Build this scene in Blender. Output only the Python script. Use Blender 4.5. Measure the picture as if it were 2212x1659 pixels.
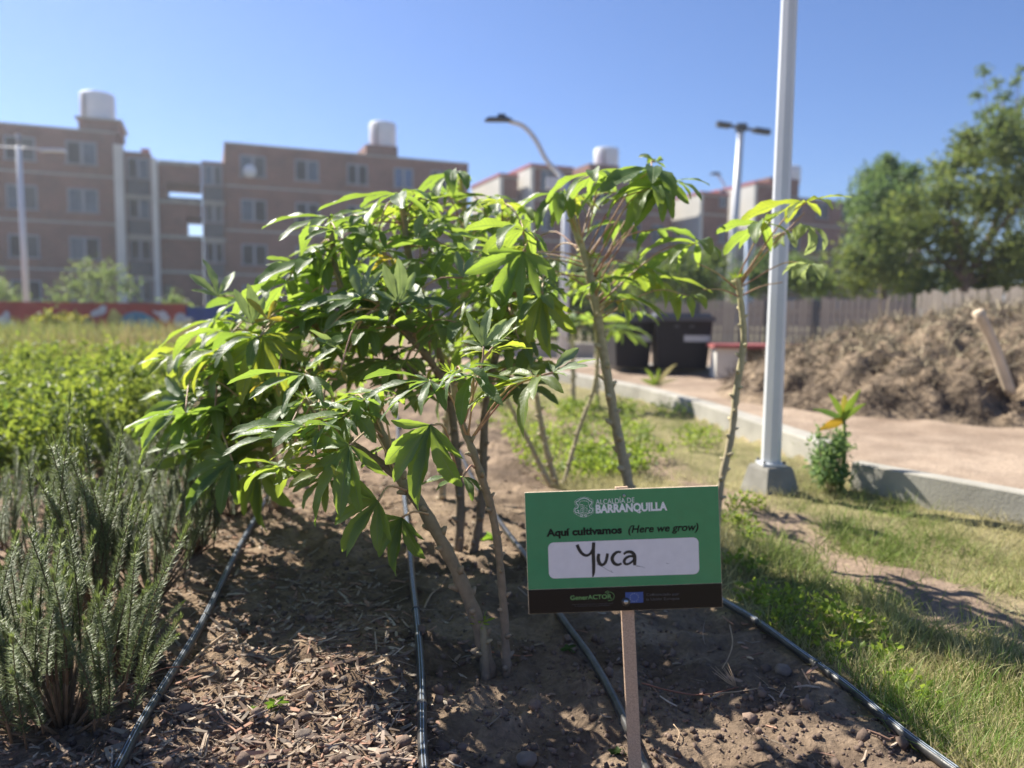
import bpy, math, random
import numpy as np
from mathutils import Vector, Matrix, Euler
random.seed(7); rng = np.random.default_rng(7)
sc = bpy.context.scene
COL = sc.collection
R = math.radians
for k in list(bpy.data.objects): bpy.data.objects.remove(k)

# ------------------------------------------------------------------ camera
EYE = 0.75; PITCH = R(5.3); ROLL = R(0.73); FPX = 1661.0
fwd = Vector((0, math.cos(PITCH), -math.sin(PITCH))); upv = Vector((0, math.sin(PITCH), math.cos(PITCH))); rgt = Vector((1, 0, 0))
cr = rgt*math.cos(ROLL) + upv*math.sin(ROLL); cu = upv*math.cos(ROLL) - rgt*math.sin(ROLL)
camd = bpy.data.cameras.new('camera'); cam = bpy.data.objects.new('camera', camd); COL.objects.link(cam)
cm = Matrix((cr, cu, -fwd)).transposed().to_4x4(); cm.translation = (0, 0, EYE); cam.matrix_world = cm
camd.sensor_width = 36; camd.lens = FPX/2212*36; camd.clip_end = 3000; camd.clip_start = 0.02
camd.dof.use_dof = True; camd.dof.focus_distance = 1.42; camd.dof.aperture_fstop = 2.5
sc.camera = cam

# ------------------------------------------------------------------ light
SUN_AZ = R(-50)       # measured from +Y towards +X
SUN_EL = R(45)
world = bpy.data.worlds.new('World'); sc.world = world; world.use_nodes = True
wn = world.node_tree.nodes; wl = world.node_tree.links; wn.clear()
wo = wn.new('ShaderNodeOutputWorld'); wb = wn.new('ShaderNodeBackground'); sky = wn.new('ShaderNodeTexSky')
sky.sky_type = 'NISHITA'; sky.sun_disc = False; sky.sun_elevation = SUN_EL; sky.sun_rotation = SUN_AZ
sky.air_density = 1.0; sky.dust_density = 0.2; sky.ozone_density = 5.0; sky.altitude = 0
wt = wn.new('ShaderNodeMix'); wt.data_type = 'RGBA'; wt.blend_type = 'MULTIPLY'; wt.inputs[0].default_value = 1; wt.inputs[7].default_value = (.86, .91, 1.12, 1)
wl.new(sky.outputs[0], wt.inputs[6]); wl.new(wt.outputs[2], wb.inputs[0]); wb.inputs[1].default_value = 0.06; wl.new(wb.outputs[0], wo.inputs[0])
sd = bpy.data.lights.new('sun', 'SUN'); sd.energy = 5.0; sd.angle = R(0.53); sd.color = (1.0, 0.94, 0.84)
sun = bpy.data.objects.new('sun', sd); COL.objects.link(sun)
sdir = Vector((math.sin(SUN_AZ)*math.cos(SUN_EL), math.cos(SUN_AZ)*math.cos(SUN_EL), math.sin(SUN_EL)))
sun.rotation_euler = sdir.to_track_quat('Z', 'Y').to_euler(); sun.location = (-8, 8, 12)
sc.view_settings.view_transform = 'Standard'; sc.view_settings.look = 'None'; sc.view_settings.gamma = 1.0
sc.view_settings.use_curve_mapping = False; sc.view_settings.exposure = 1.15
sc.cycles.max_bounces = 7; sc.cycles.diffuse_bounces = 3; sc.cycles.transmission_bounces = 6; sc.cycles.sample_clamp_indirect = 6

GLARE_HAZE = 0.0013
# ------------------------------------------------------------------ measuring helpers
def ray(px, py):
    a = (px-1106.0); b = (829.5-py)
    a2 = a*math.cos(ROLL) - b*math.sin(ROLL); b2 = a*math.sin(ROLL) + b*math.cos(ROLL)
    return fwd + rgt*(a2/FPX) + upv*(b2/FPX)
def P(px, py, Y):
    d = ray(px, py); t = Y/d.y
    return Vector((0, 0, EYE)) + d*t
def G(px, py, z=0.0):
    d = ray(px, py); t = (z-EYE)/d.z
    return Vector((0, 0, EYE)) + d*t
def project(v):
    d = Vector(v) - Vector((0, 0, EYE)); z = d.dot(fwd)
    return 1106+FPX*d.dot(cr)/z, 829.5-FPX*d.dot(cu)/z

# ------------------------------------------------------------------ noise (numpy value noise)
def _h(ix, iy, s):
    n = (ix*374761393 + iy*668265263 + s*974634777) & 0xffffffff
    n = ((n ^ (n >> 13))*1274126177) & 0xffffffff
    return ((n ^ (n >> 16)) & 0xffff)/65535.0
def vnoise(x, y, s=0):
    x = np.asarray(x, float); y = np.asarray(y, float)
    ix = np.floor(x).astype(np.int64); iy = np.floor(y).astype(np.int64); fx = x-ix; fy = y-iy
    fx = fx*fx*(3-2*fx); fy = fy*fy*(3-2*fy)
    a = _h(ix, iy, s); b = _h(ix+1, iy, s); c = _h(ix, iy+1, s); d = _h(ix+1, iy+1, s)
    return (a*(1-fx)+b*fx)*(1-fy) + (c*(1-fx)+d*fx)*fy
def fbm(x, y, o=4, s=0):
    v = 0; a = .5; t = 0
    for i in range(o):
        v = v + a*vnoise(x*2**i, y*2**i, s+i*17); t += a; a *= .5
    return v/t

# ------------------------------------------------------------------ materials
def newmat(name):
    m = bpy.data.materials.new(name); m.use_nodes = True
    nt = m.node_tree; nt.nodes.clear()
    return m, nt, nt.nodes, nt.links
def vary(nt, base, var=.3, scale=6.0, detail=4, src=None, tint=None, coord='Object'):
    """a base colour varied by noise; returns the colour socket"""
    N, L = nt.nodes, nt.links
    tc = N.new('ShaderNodeTexCoord'); nz = N.new('ShaderNodeTexNoise'); nz.inputs['Scale'].default_value = scale; nz.inputs['Detail'].default_value = detail
    L.new(tc.outputs[coord], nz.inputs['Vector'])
    mr = N.new('ShaderNodeMapRange'); mr.inputs[1].default_value = .3; mr.inputs[2].default_value = .7
    L.new(nz.outputs[0], mr.inputs[0])
    mx = N.new('ShaderNodeMix'); mx.data_type = 'RGBA'
    t = tint or base
    mx.inputs[6].default_value = (*[c*(1-var) for c in base], 1); mx.inputs[7].default_value = (*[min(1, c*(1+var)) for c in t], 1)
    L.new(mr.outputs[0], mx.inputs[0])
    return mx.outputs[2], tc
def mat(name, base, rough=.8, var=.25, scale=6, bump=0, bscale=40, attr=False, spec=.3, metal=0, tint=None, coat=0, bdist=.004, stretch=None):
    m, nt, N, L = newmat(name)
    o = N.new('ShaderNodeOutputMaterial'); b = N.new('ShaderNodeBsdfPrincipled')
    b.inputs['Roughness'].default_value = rough; b.inputs['Specular IOR Level'].default_value = spec; b.inputs['Metallic'].default_value = metal
    b.inputs['Coat Weight'].default_value = coat
    c, tc = vary(nt, base, var, scale, tint=tint)
    if stretch:
        mp = N.new('ShaderNodeMapping'); mp.inputs['Scale'].default_value = stretch
        L.new(tc.outputs['Object'], mp.inputs[0])
        for n in N:
            if n.type == 'TEX_NOISE': L.new(mp.outputs[0], n.inputs['Vector'])
    if attr:
        at = N.new('ShaderNodeAttribute'); at.attribute_name = 'Col'
        mm = N.new('ShaderNodeMix'); mm.data_type = 'RGBA'; mm.blend_type = 'MULTIPLY'; mm.inputs[0].default_value = 1
        L.new(at.outputs[0], mm.inputs[6]); L.new(c, mm.inputs[7]); c = mm.outputs[2]
    L.new(c, b.inputs['Base Color'])
    if bump:
        nz = N.new('ShaderNodeTexNoise'); nz.inputs['Scale'].default_value = bscale; nz.inputs['Detail'].default_value = 6
        L.new(tc.outputs['Object'], nz.inputs['Vector'])
        bp = N.new('ShaderNodeBump'); bp.inputs['Strength'].default_value = bump; bp.inputs['Distance'].default_value = bdist
        L.new(nz.outputs[0], bp.inputs['Height']); L.new(bp.outputs[0], b.inputs['Normal'])
    L.new(b.outputs[0], o.inputs[0])
    return m
def foliage_mat(name, base, trans, tmix=.4, rough=.5, spec=.4, attr=True, under=None, hue=0.0, veins=False):
    m, nt, N, L = newmat(name)
    o = N.new('ShaderNodeOutputMaterial'); b = N.new('ShaderNodeBsdfPrincipled'); tr = N.new('ShaderNodeBsdfTranslucent'); mx = N.new('ShaderNodeMixShader')
    b.inputs['Roughness'].default_value = rough; b.inputs['Specular IOR Level'].default_value = spec
    c, tc = vary(nt, base, .22, 14)
    t, _ = vary(nt, trans, .22, 9)
    def mul(a, bb):
        mm = N.new('ShaderNodeMix'); mm.data_type = 'RGBA'; mm.blend_type = 'MULTIPLY'; mm.inputs[0].default_value = 1
        L.new(a, mm.inputs[6]); L.new(bb, mm.inputs[7]); return mm.outputs[2]
    if attr:
        at = N.new('ShaderNodeAttribute'); at.attribute_name = 'Col'
        c = mul(c, at.outputs[0]); t = mul(t, at.outputs[0])
    if hue:
        oi = N.new('ShaderNodeObjectInfo'); cr_ = N.new('ShaderNodeValToRGB')
        cr_.color_ramp.elements[0].color = (.72, .8, .8, 1); cr_.color_ramp.elements[1].color = (1.55, 1.2, .8, 1)
        e = cr_.color_ramp.elements.new(.5); e.color = (1, 1, 1, 1)
        e = cr_.color_ramp.elements.new(.88); e.color = (1.12, 1.08, .9, 1)
        L.new(oi.outputs['Random'], cr_.inputs[0]); c = mul(c, cr_.outputs[0]); t = mul(t, cr_.outputs[0])
    if veins:
        uv = N.new('ShaderNodeUVMap'); sp = N.new('ShaderNodeSeparateXYZ'); L.new(uv.outputs[0], sp.inputs[0])
        ab = N.new('ShaderNodeMath'); ab.operation = 'ABSOLUTE'; L.new(sp.outputs[0], ab.inputs[0])
        # side veins: sine of (v*k - |u|*j)
        m1 = N.new('ShaderNodeMath'); m1.operation = 'MULTIPLY'; m1.inputs[1].default_value = 95; L.new(sp.outputs[1], m1.inputs[0])
        m2 = N.new('ShaderNodeMath'); m2.operation = 'MULTIPLY_ADD'; m2.inputs[1].default_value = -9; L.new(ab.outputs[0], m2.inputs[0]); L.new(m1.outputs[0], m2.inputs[2])
        sn = N.new('ShaderNodeMath'); sn.operation = 'SINE'; L.new(m2.outputs[0], sn.inputs[0])
        r1 = N.new('ShaderNodeMapRange'); r1.inputs[1].default_value = .82; r1.inputs[2].default_value = 1.0; r1.inputs[4].default_value = .45; L.new(sn.outputs[0], r1.inputs[0])
        r2 = N.new('ShaderNodeMapRange'); r2.inputs[1].default_value = .035; r2.inputs[2].default_value = .08; r2.inputs[3].default_value = 1; r2.inputs[4].default_value = 0; L.new(ab.outputs[0], r2.inputs[0])
        mxx = N.new('ShaderNodeMath'); mxx.operation = 'MAXIMUM'; L.new(r1.outputs[0], mxx.inputs[0]); L.new(r2.outputs[0], mxx.inputs[1])
        def veil(sock, col):
            q = N.new('ShaderNodeMix'); q.data_type = 'RGBA'; L.new(mxx.outputs[0], q.inputs[0]); L.new(sock, q.inputs[6]); q.inputs[7].default_value = (*col, 1); return q.outputs[2]
        c = veil(c, (.26, .33, .12)); t = veil(t, (.2, .3, .07))
        bp = N.new('ShaderNodeBump'); bp.inputs['Strength'].default_value = .55; bp.inputs['Distance'].default_value = .0012
        nz = N.new('ShaderNodeTexNoise'); nz.inputs['Scale'].default_value = 120; L.new(tc.outputs['Object'], nz.inputs['Vector'])
        ad = N.new('ShaderNodeMath'); ad.operation = 'MULTIPLY_ADD'; ad.inputs[1].default_value = -1.0; L.new(mxx.outputs[0], ad.inputs[0]); L.new(nz.outputs[0], ad.inputs[2])
        L.new(ad.outputs[0], bp.inputs['Height']); L.new(bp.outputs[0], b.inputs['Normal'])
    if under:
        g = N.new('ShaderNodeNewGeometry'); q = N.new('ShaderNodeMix'); q.data_type = 'RGBA'
        L.new(g.outputs['Backfacing'], q.inputs[0]); L.new(c, q.inputs[6]); q.inputs[7].default_value = (*under, 1); c = q.outputs[2]
    L.new(c, b.inputs['Base Color']); L.new(t, tr.inputs[0])
    mx.inputs[0].default_value = tmix
    L.new(b.outputs[0], mx.inputs[1]); L.new(tr.outputs[0], mx.inputs[2]); L.new(mx.outputs[0], o.inputs[0])
    return m

M = {}
M['leaf'] = foliage_mat('cassava_leaf', (.095, .16, .055), (.42, .58, .07), .46, .46, .45, attr=False, under=(.11, .18, .08), hue=1, veins=True)
M['leaf_pale'] = foliage_mat('cassava_leaf_pale', (.2, .26, .1), (.5, .6, .2), .4, .5, .4, attr=False, veins=True)
M['leaf_young'] = foliage_mat('cassava_leaf_young', (.14, .22, .03), (.5, .65, .06), .45, .45, .4, attr=False)
M['leaf_yellow'] = foliage_mat('cassava_leaf_yellow', (.42, .36, .05), (.65, .5, .05), .4, .5, .4, attr=False, veins=True)
M['leaf_silver'] = foliage_mat('cassava_leaf_underside', (.25, .31, .17), (.42, .54, .14), .35, .5, .4, attr=False, veins=True)
M['petiole'] = mat('petiole', (.50, .20, .17), .5, .3, 9, spec=.4, tint=(.42, .32, .16))
M['bark'] = mat('cassava_bark', (1, 1, 1), .75, .28, 60, .8, 160, attr=True, bdist=.002)
M['rosemary'] = foliage_mat('rosemary_needle', (.165, .20, .095), (.25, .32, .1), .25, .5, .35, attr=True, hue=0)
M['rosemary_wood'] = mat('rosemary_wood', (.16, .11, .07), .9, .3, 40)
M['herb'] = foliage_mat('herb_leaf', (.12, .17, .05), (.34, .44, .09), .4, .5, .3)
M['drygrass'] = foliage_mat('dry_grass', (.27, .245, .13), (.36, .32, .15), .3, .6, .2)
M['grass'] = foliage_mat('grass_blade', (1, 1, 1), (1, 1, 1), .38, .5, .3)
M['tree'] = foliage_mat('tree_leaf', (.12, .165, .075), (.28, .36, .12), .4, .5, .3)
M['trunk'] = mat('tree_bark', (.16, .12, .09), .9, .3, 4, .5, 20)
M['concrete'] = mat('concrete', (.36, .34, .29), .9, .18, 5, .5, 90)
M['concrete_pale'] = mat('pale_render', (.62, .60, .54), .9, .1, .6)
M['castiron'] = mat('white_mast_paint', (.62, .64, .66), .38, .06, 2, spec=.5)
M['darkmetal'] = mat('dark_metal', (.08, .085, .09), .5, .1, 4)
M['hose'] = mat('black_polyethylene', (.022, .024, .028), .34, .5, 20, .25, 60, spec=.5, tint=(.05, .047, .045))
M['stripe'] = mat('hose_stripe', (.34, .40, .47), .45, .1, 30)
M['soilstone'] = mat('stone', (.2, .16, .13), .9, .3, 30, .7, 80)
M['twig'] = mat('dry_twig', (.42, .30, .19), .8, .25, 40, .3, 90)
M['twig_red'] = mat('red_twig', (.30, .13, .08), .6, .25, 40)
M['wood'] = mat('stake_wood', (.48, .34, .235), .75, .32, 10, .3, 50, stretch=(60, 60, 3))
M['mdf'] = mat('board_edge', (.62, .5, .36), .8, .15, 60)
M['bin'] = mat('black_plastic', (.018, .018, .02), .55, .15, 4, spec=.4)
M['binlid'] = mat('bin_lid', (.07, .07, .075), .42, .15, 4, spec=.5)
M['label'] = mat('bin_label', (.5, .5, .48), .6, .1, 30)
M['chip'] = mat('wood_chip', (1, 1, 1), .85, .3, 60, attr=True)
M['clod'] = mat('soil_clod', (1, 1, 1), .95, .3, 60, .6, 120, attr=True)
M['pile'] = mat('compost', (.12, .088, .062), .97, .6, 5, 1.0, 14, bdist=.05, tint=(.18, .135, .09))
M['straw'] = mat('straw', (1, 1, 1), .9, .2, 10, attr=True)
M['picket'] = mat('picket_wood', (.36, .32, .265), .9, .35, 2.5, stretch=(8, 8, .5))
M['coping'] = mat('red_coping', (.42, .13, .12), .8, .2, 3)
M['mural_red'] = mat('mural_red', (.30, .055, .04), .85, .25, 1.5)

def brick_mat():
    m, nt, N, L = newmat('far_brick')
    o = N.new('ShaderNodeOutputMaterial'); b = N.new('ShaderNodeBsdfPrincipled'); b.inputs['Roughness'].default_value = .9
    uv = N.new('ShaderNodeUVMap'); bt = N.new('ShaderNodeTexBrick')
    bt.inputs['Color1'].default_value = (.25, .105, .07, 1); bt.inputs['Color2'].default_value = (.17, .072, .05, 1); bt.inputs['Mortar'].default_value = (.24, .18, .14, 1)
    bt.inputs['Scale'].default_value = 1; bt.inputs['Mortar Size'].default_value = .012; bt.inputs['Brick Width'].default_value = .3; bt.inputs['Row Height'].default_value = .12
    L.new(uv.outputs[0], bt.inputs['Vector'])
    nz = N.new('ShaderNodeTexNoise'); nz.inputs['Scale'].default_value = .7; nz.inputs['Detail'].default_value = 5; L.new(uv.outputs[0], nz.inputs['Vector'])
    mr = N.new('ShaderNodeMapRange'); mr.inputs[1].default_value = .3; mr.inputs[2].default_value = .7; mr.inputs[3].default_value = .75; mr.inputs[4].default_value = 1.25; L.new(nz.outputs[0], mr.inputs[0])
    mm = N.new('ShaderNodeMix'); mm.data_type = 'RGBA'; mm.blend_type = 'MULTIPLY'; mm.inputs[0].default_value = 1
    L.new(bt.outputs[0], mm.inputs[6]); L.new(mr.outputs[0], mm.inputs[7]); L.new(mm.outputs[2], b.inputs['Base Color'])
    L.new(b.outputs[0], o.inputs[0]); return m
M['brick'] = brick_mat()
M['glass'] = mat('window_glass', (.008, .011, .016), .4, .5, 1, spec=.15)
M['blueglass'] = mat('window_glass_blue', (.03, .08, .2), .2, .3, 1, spec=.6)
M['winframe'] = mat('window_frame', (.30, .31, .33), .5, .1, 1)
M['tank'] = mat('tank_fibre', (.72, .72, .72), .6, .08, 1)
M['greygreen'] = mat('green_curtain', (.2, .3, .1), .8, .2, 2)

# ------------------------------------------------------------------ mesh helpers
def link(name, me, m=None, parent=None):
    o = bpy.data.objects.new(name, me); COL.objects.link(o)
    if m is not None:
        for q in (m if isinstance(m, (list, tuple)) else [m]): me.materials.append(q)
    if parent is not None: o.parent = parent
    return o
def tag(o, label=None, cat=None, group=None, kind=None):
    if label: o['label'] = label
    if cat: o['category'] = cat
    if group: o['group'] = group
    if kind: o['kind'] = kind
    return o
def empty(name, loc=(0, 0, 0), rz=0):
    o = bpy.data.objects.new(name, None); COL.objects.link(o); o.location = loc; o.rotation_euler = (0, 0, rz); o.empty_display_size = .1
    return o
def npmesh(name, V, F, col=None, uv=None, smooth=True):
    """V (n,3), F (m,k); col per vertex (n,3); uv per vertex (n,2)"""
    V = np.asarray(V, np.float32); F = np.asarray(F, np.int32); me = bpy.data.meshes.new(name)
    m, k = F.shape
    me.vertices.add(len(V)); me.vertices.foreach_set('co', V.ravel())
    me.loops.add(m*k); me.loops.foreach_set('vertex_index', F.ravel())
    me.polygons.add(m); me.polygons.foreach_set('loop_start', np.arange(0, m*k, k, dtype=np.int32)); me.polygons.foreach_set('loop_total', np.full(m, k, np.int32))
    me.polygons.foreach_set('use_smooth', np.full(m, smooth, bool))
    if col is not None:
        a = me.color_attributes.new('Col', 'FLOAT_COLOR', 'POINT'); c = np.ones((len(V), 4), np.float32); c[:, :3] = col; a.data.foreach_set('color', c.ravel())
    if uv is not None:
        l = me.uv_layers.new(name='UVMap'); l.data.foreach_set('uv', np.asarray(uv, np.float32)[F.ravel()].ravel())
    me.update(calc_edges=True); me.validate()
    return me
class MB:
    def __init__(s): s.V = []; s.F = []; s.mi = []; s.C = []; s.sm = []
    def add(s, V, F, mi=0, col=(1, 1, 1), smooth=False):
        n = len(s.V); s.V += [tuple(v) for v in V]; s.C += [col if not isinstance(col, list) else c for c in (col if isinstance(col, list) else [col]*len(V))] if not isinstance(col, list) else col
        s.F += [tuple(n+i for i in f) for f in F]; s.mi += [mi]*len(F); s.sm += [smooth]*len(F)
    def box(s, c, d, mi=0, mx=None, taper=1.0, col=(1, 1, 1)):
        hx, hy, hz = d[0]/2, d[1]/2, d[2]/2; V = []
        for z in (-1, 1):
            k = taper if z > 0 else 1
            for x, y in ((-1, -1), (1, -1), (1, 1), (-1, 1)): V.append(Vector((x*hx*k, y*hy*k, z*hz)))
        V = [(mx @ v if mx else v) + Vector(c) for v in V]
        s.add(V, [(3, 2, 1, 0), (4, 5, 6, 7), (0, 1, 5, 4), (1, 2, 6, 5), (2, 3, 7, 6), (3, 0, 4, 7)], mi, col)
    def tube(s, pts, rad, n=8, mi=0, cap=True, cols=None):
        pts = [Vector(p) for p in pts]; m = len(pts)
        if not isinstance(rad, (list, tuple)): rad = [rad]*m
        ref = Vector((0, 0, 1)); t0 = (pts[1]-pts[0]).normalized()
        if abs(t0.z) > .9: ref = Vector((1, 0, 0))
        a = t0.cross(ref).normalized(); V = []; C = []
        for i, p in enumerate(pts):
            t = (pts[min(i+1, m-1)] - pts[max(i-1, 0)]).normalized()
            a = (a - t*a.dot(t)).normalized(); b = t.cross(a)
            for j in range(n):
                th = 2*math.pi*j/n; V.append(p + (a*math.cos(th)+b*math.sin(th))*rad[i]); C.append(cols[i] if cols else (1, 1, 1))
        F = [(i*n+j, i*n+(j+1) % n, (i+1)*n+(j+1) % n, (i+1)*n+j) for i in range(m-1) for j in range(n)]
        if cap: F += [tuple(range(n-1, -1, -1)), tuple((m-1)*n+j for j in range(n))]
        s.add(V, F, mi, C, True)
    def build(s, name, m, parent=None, uvbox=None):
        me = bpy.data.meshes.new(name); me.from_pydata(s.V, [], s.F)
        me.polygons.foreach_set('material_index', s.mi); me.polygons.foreach_set('use_smooth', s.sm)
        a = me.color_attributes.new('Col', 'FLOAT_COLOR', 'POINT'); c = np.ones((len(s.V), 4), np.float32); c[:, :3] = s.C; a.data.foreach_set('color', c.ravel())
        if uvbox:
            l = me.uv_layers.new(name='UVMap'); ex = Vector(uvbox)
            for p in me.polygons:
                for li in p.loop_indices:
                    v = me.vertices[me.loops[li].vertex_index].co
                    l.data[li].uv = (v.x if abs(p.normal.x) < .7 else v.y, v.z if abs(p.normal.z) < .7 else v.y)
        me.update()
        return link(name, me, m, parent)
def smooth_path(pts, k=4):
    """Catmull-Rom through pts"""
    pts = [Vector(p) for p in pts]; o = []; q = [2*pts[0]-pts[1]] + pts + [2*pts[-1]-pts[-2]]
    for i in range(1, len(q)-2):
        for j in range(k):
            t = j/k; a, b, c, d = q[i-1], q[i], q[i+1], q[i+2]
            o.append(.5*((2*b) + (c-a)*t + (2*a-5*b+4*c-d)*t*t + (3*b-a-3*c+d)*t**3))
    o.append(pts[-1]); return o
def inpoly(x, y, poly):
    c = False; j = len(poly)-1
    for i in range(len(poly)):
        xi, yi = poly[i]; xj, yj = poly[j]
        if (yi > y) != (yj > y) and x < (xj-xi)*(y-yi)/(yj-yi)+xi: c = not c
        j = i
    return c
def np_inpoly(X, Y, poly):
    c = np.zeros(X.shape, bool); j = len(poly)-1
    for i in range(len(poly)):
        xi, yi = poly[i]; xj, yj = poly[j]
        if yi != yj: c ^= ((yi > Y) != (yj > Y)) & (X < (xj-xi)*(Y-yi)/(yj-yi)+xi)
        j = i
    return c

# ------------------------------------------------------------------ where things lie on the ground
HOSE_PX = {
 1: [(272, 1672), (330, 1560), (400, 1420), (462, 1300), (515, 1200), (575, 1092), (640, 980), (700, 880)],
 2: [(917, 1672), (912, 1560), (905, 1430), (895, 1300), (884, 1190), (870, 1075), (862, 980), (858, 900)],
 3: [(1398, 1672), (1345, 1560), (1275, 1430), (1205, 1335), (1150, 1240), (1085, 1150), (1030, 1060), (985, 970)],
 4: [(2035, 1672), (1930, 1590), (1830, 1510), (1735, 1440), (1650, 1375), (1570, 1318), (1480, 1255), (1380, 1190)]}
def gxy(px, py): g = G(px, py); return (g.x, g.y)
BED_R = [gxy(*p) for p in HOSE_PX[4]] + [gxy(1180, 1050), gxy(1090, 930), gxy(1050, 850)]
ex0 = BED_R[0]; ex1 = BED_R[1]
BED_R = [(ex0[0]+(ex0[0]-ex1[0])*8, ex0[1]+(ex0[1]-ex1[1])*8)] + BED_R
def bed_edge_x(y):
    ys = np.array([p[1] for p in BED_R]); xs = np.array([p[0] for p in BED_R])
    return np.interp(y, ys, xs)
HERB = [gxy(-500, 1060), gxy(0, 1050), gxy(150, 1045), gxy(300, 1005), gxy(420, 900), gxy(560, 800), gxy(700, 745)]
HERB += [(HERB[-1][0]-1, 15), (-15, 15), (-15, 3.2)]
KERB1 = [gxy(2700, 1262), gxy(2212, 1140), gxy(1836, 1060)]
KERB2 = [gxy(1765, 1010), gxy(1640, 960), gxy(1500, 905), gxy(1380, 868), gxy(1240, 835), gxy(1120, 815)]
KLINE = KERB1 + KERB2
def kerb_y(x):
    xs = np.array([p[0] for p in KLINE][::-1]); ys = np.array([p[1] for p in KLINE][::-1])
    return np.interp(x, xs, ys)
def height(x, y):
    x = np.asarray(x, float); y = np.asarray(y, float)
    near = np.clip(1-(np.hypot(x, y-2)-6)/10, 0, 1)
    bed = (x < bed_edge_x(y)) & (y < 8)
    h = (fbm(x*3, y*3, 3, 1)-.5)*.07*near
    cl = fbm(x*16, y*16, 4, 5)
    h = h + near*np.where(bed, (cl-.5)*.045 + np.maximum(0, fbm(x*28, y*28, 2, 9)-.58)*.06, (cl-.5)*.025)
    # sandy lot beyond the kerb lies a little higher
    lot = np.clip((y-kerb_y(x)-.05)/.12, 0, 1)*(x > -1)*np.clip((x+1)/1.0, 0, 1)
    return h*(1-.5*lot) + .085*lot*np.clip((14-y)/4, 0, 1)
def hz(x, y): return float(height(np.array([x]), np.array([y]))[0])

# ------------------------------------------------------------------ ground sheet
nx, ny = 820, 640
ux = np.linspace(-math.asinh(280/.8), math.asinh(280/.8), nx); xs = .8*np.sinh(ux)
uy = np.linspace(-math.asinh(40/.8), math.asinh(300/.8), ny); ys = 1.35+.8*np.sinh(uy)
X, Y = np.meshgrid(xs, ys); Z = height(X, Y)
V = np.stack([X, Y, Z], -1).reshape(-1, 3)
ii = np.arange(nx*ny).reshape(ny, nx)
F = np.stack([ii[:-1, :-1], ii[:-1, 1:], ii[1:, 1:], ii[1:, :-1]], -1).reshape(-1, 4)
def lerp(a, b, t): t = t[..., None]; return a*(1-t)+b*t
n1 = fbm(X*2, Y*2, 4, 21); n2 = fbm(X*9, Y*9, 4, 31); n3 = fbm(X*.6, Y*.6, 3, 41); n4 = fbm(X*30, Y*30, 3, 51)
soil = lerp(np.array([.125, .09, .064]), np.array([.30, .22, .15]), np.clip((n2-.3)*2.2, 0, 1))
mulch = lerp(np.array([.18, .125, .085]), np.array([.34, .245, .165]), np.clip((n4-.3)*2.2, 0, 1))
sand = lerp(np.array([.24, .175, .125]), np.array([.42, .325, .24]), np.clip((.6*n1+.4*n2-.3)*2.6, 0, 1))
turf = lerp(np.array([.19, .17, .08]), np.array([.30, .26, .13]), np.clip((n2-.3)*2, 0, 1))
dirt = lerp(np.array([.22, .16, .115]), np.array([.34, .25, .18]), np.clip((n2-.3)*2, 0, 1))
edge = bed_edge_x(Y)
h2x = np.interp(Y, [gxy(*p)[1] for p in HOSE_PX[2]], [gxy(*p)[0] for p in HOSE_PX[2]])
wm = np.clip((h2x+.03-X)/.12+ (n2-.5)*2, 0, 1)
c = lerp2 = soil*(1-wm[..., None]) + mulch*wm[..., None]
def bare(x, y):
    """how bare the verge is: a worn diagonal band and patches"""
    a = gxy(1560, 1075); b = gxy(2212, 1380)
    dx, dy = b[0]-a[0], b[1]-a[1]; L = math.hypot(dx, dy)
    d = ((x-a[0])*dy - (y-a[1])*dx)/L
    return np.clip(1.25-np.abs(d-.02)/.17 + (fbm(x*5, y*5, 3, 61)-.5)*2.2, 0, 1)
bb = bare(X, Y)
verge = turf*(1-bb[..., None]) + dirt*bb[..., None]
wg = np.clip((X-edge)/.08 + (n2-.5)*3, 0, 1)
c = c*(1-wg[..., None]) + verge*wg[..., None]
wl_ = np.clip((Y-kerb_y(X))/.05, 0, 1)*(X > -1.2)
c = c*(1-wl_[..., None]) + sand*wl_[..., None]
far = np.clip((Y-16)/10, 0, 1)[..., None]
c = c*(1-far) + (np.array([.22, .2, .12]))*far
gm, nt, N, L = newmat('ground_soil')
o_ = N.new('ShaderNodeOutputMaterial'); b_ = N.new('ShaderNodeBsdfPrincipled'); b_.inputs['Roughness'].default_value = .95; b_.inputs['Specular IOR Level'].default_value = .15
at = N.new('ShaderNodeAttribute'); at.attribute_name = 'Col'; tc = N.new('ShaderNodeTexCoord')
nz = N.new('ShaderNodeTexNoise'); nz.inputs['Scale'].default_value = 70; nz.inputs['Detail'].default_value = 8; nz.inputs['Roughness'].default_value = .65; L.new(tc.outputs['Object'], nz.inputs['Vector'])
mr = N.new('ShaderNodeMapRange'); mr.inputs[1].default_value = .25; mr.inputs[2].default_value = .75; mr.inputs[3].default_value = .6; mr.inputs[4].default_value = 1.4; L.new(nz.outputs[0], mr.inputs[0])
mm = N.new('ShaderNodeMix'); mm.data_type = 'RGBA'; mm.blend_type = 'MULTIPLY'; mm.inputs[0].default_value = 1; L.new(at.outputs[0], mm.inputs[6]); L.new(mr.outputs[0], mm.inputs[7])
L.new(mm.outputs[2], b_.inputs['Base Color'])
bp = N.new('ShaderNodeBump'); bp.inputs['Strength'].default_value = 1.0; bp.inputs['Distance'].default_value = .011; L.new(nz.outputs[0], bp.inputs['Height']); L.new(bp.outputs[0], b_.inputs['Normal'])
L.new(b_.outputs[0], o_.inputs[0])
tag(link('ground', npmesh('ground', V, F, c.reshape(-1, 3)), gm), 'soil and mulch of the planting bed running on into the grassy verge and sandy lot', kind='structure')

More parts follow.
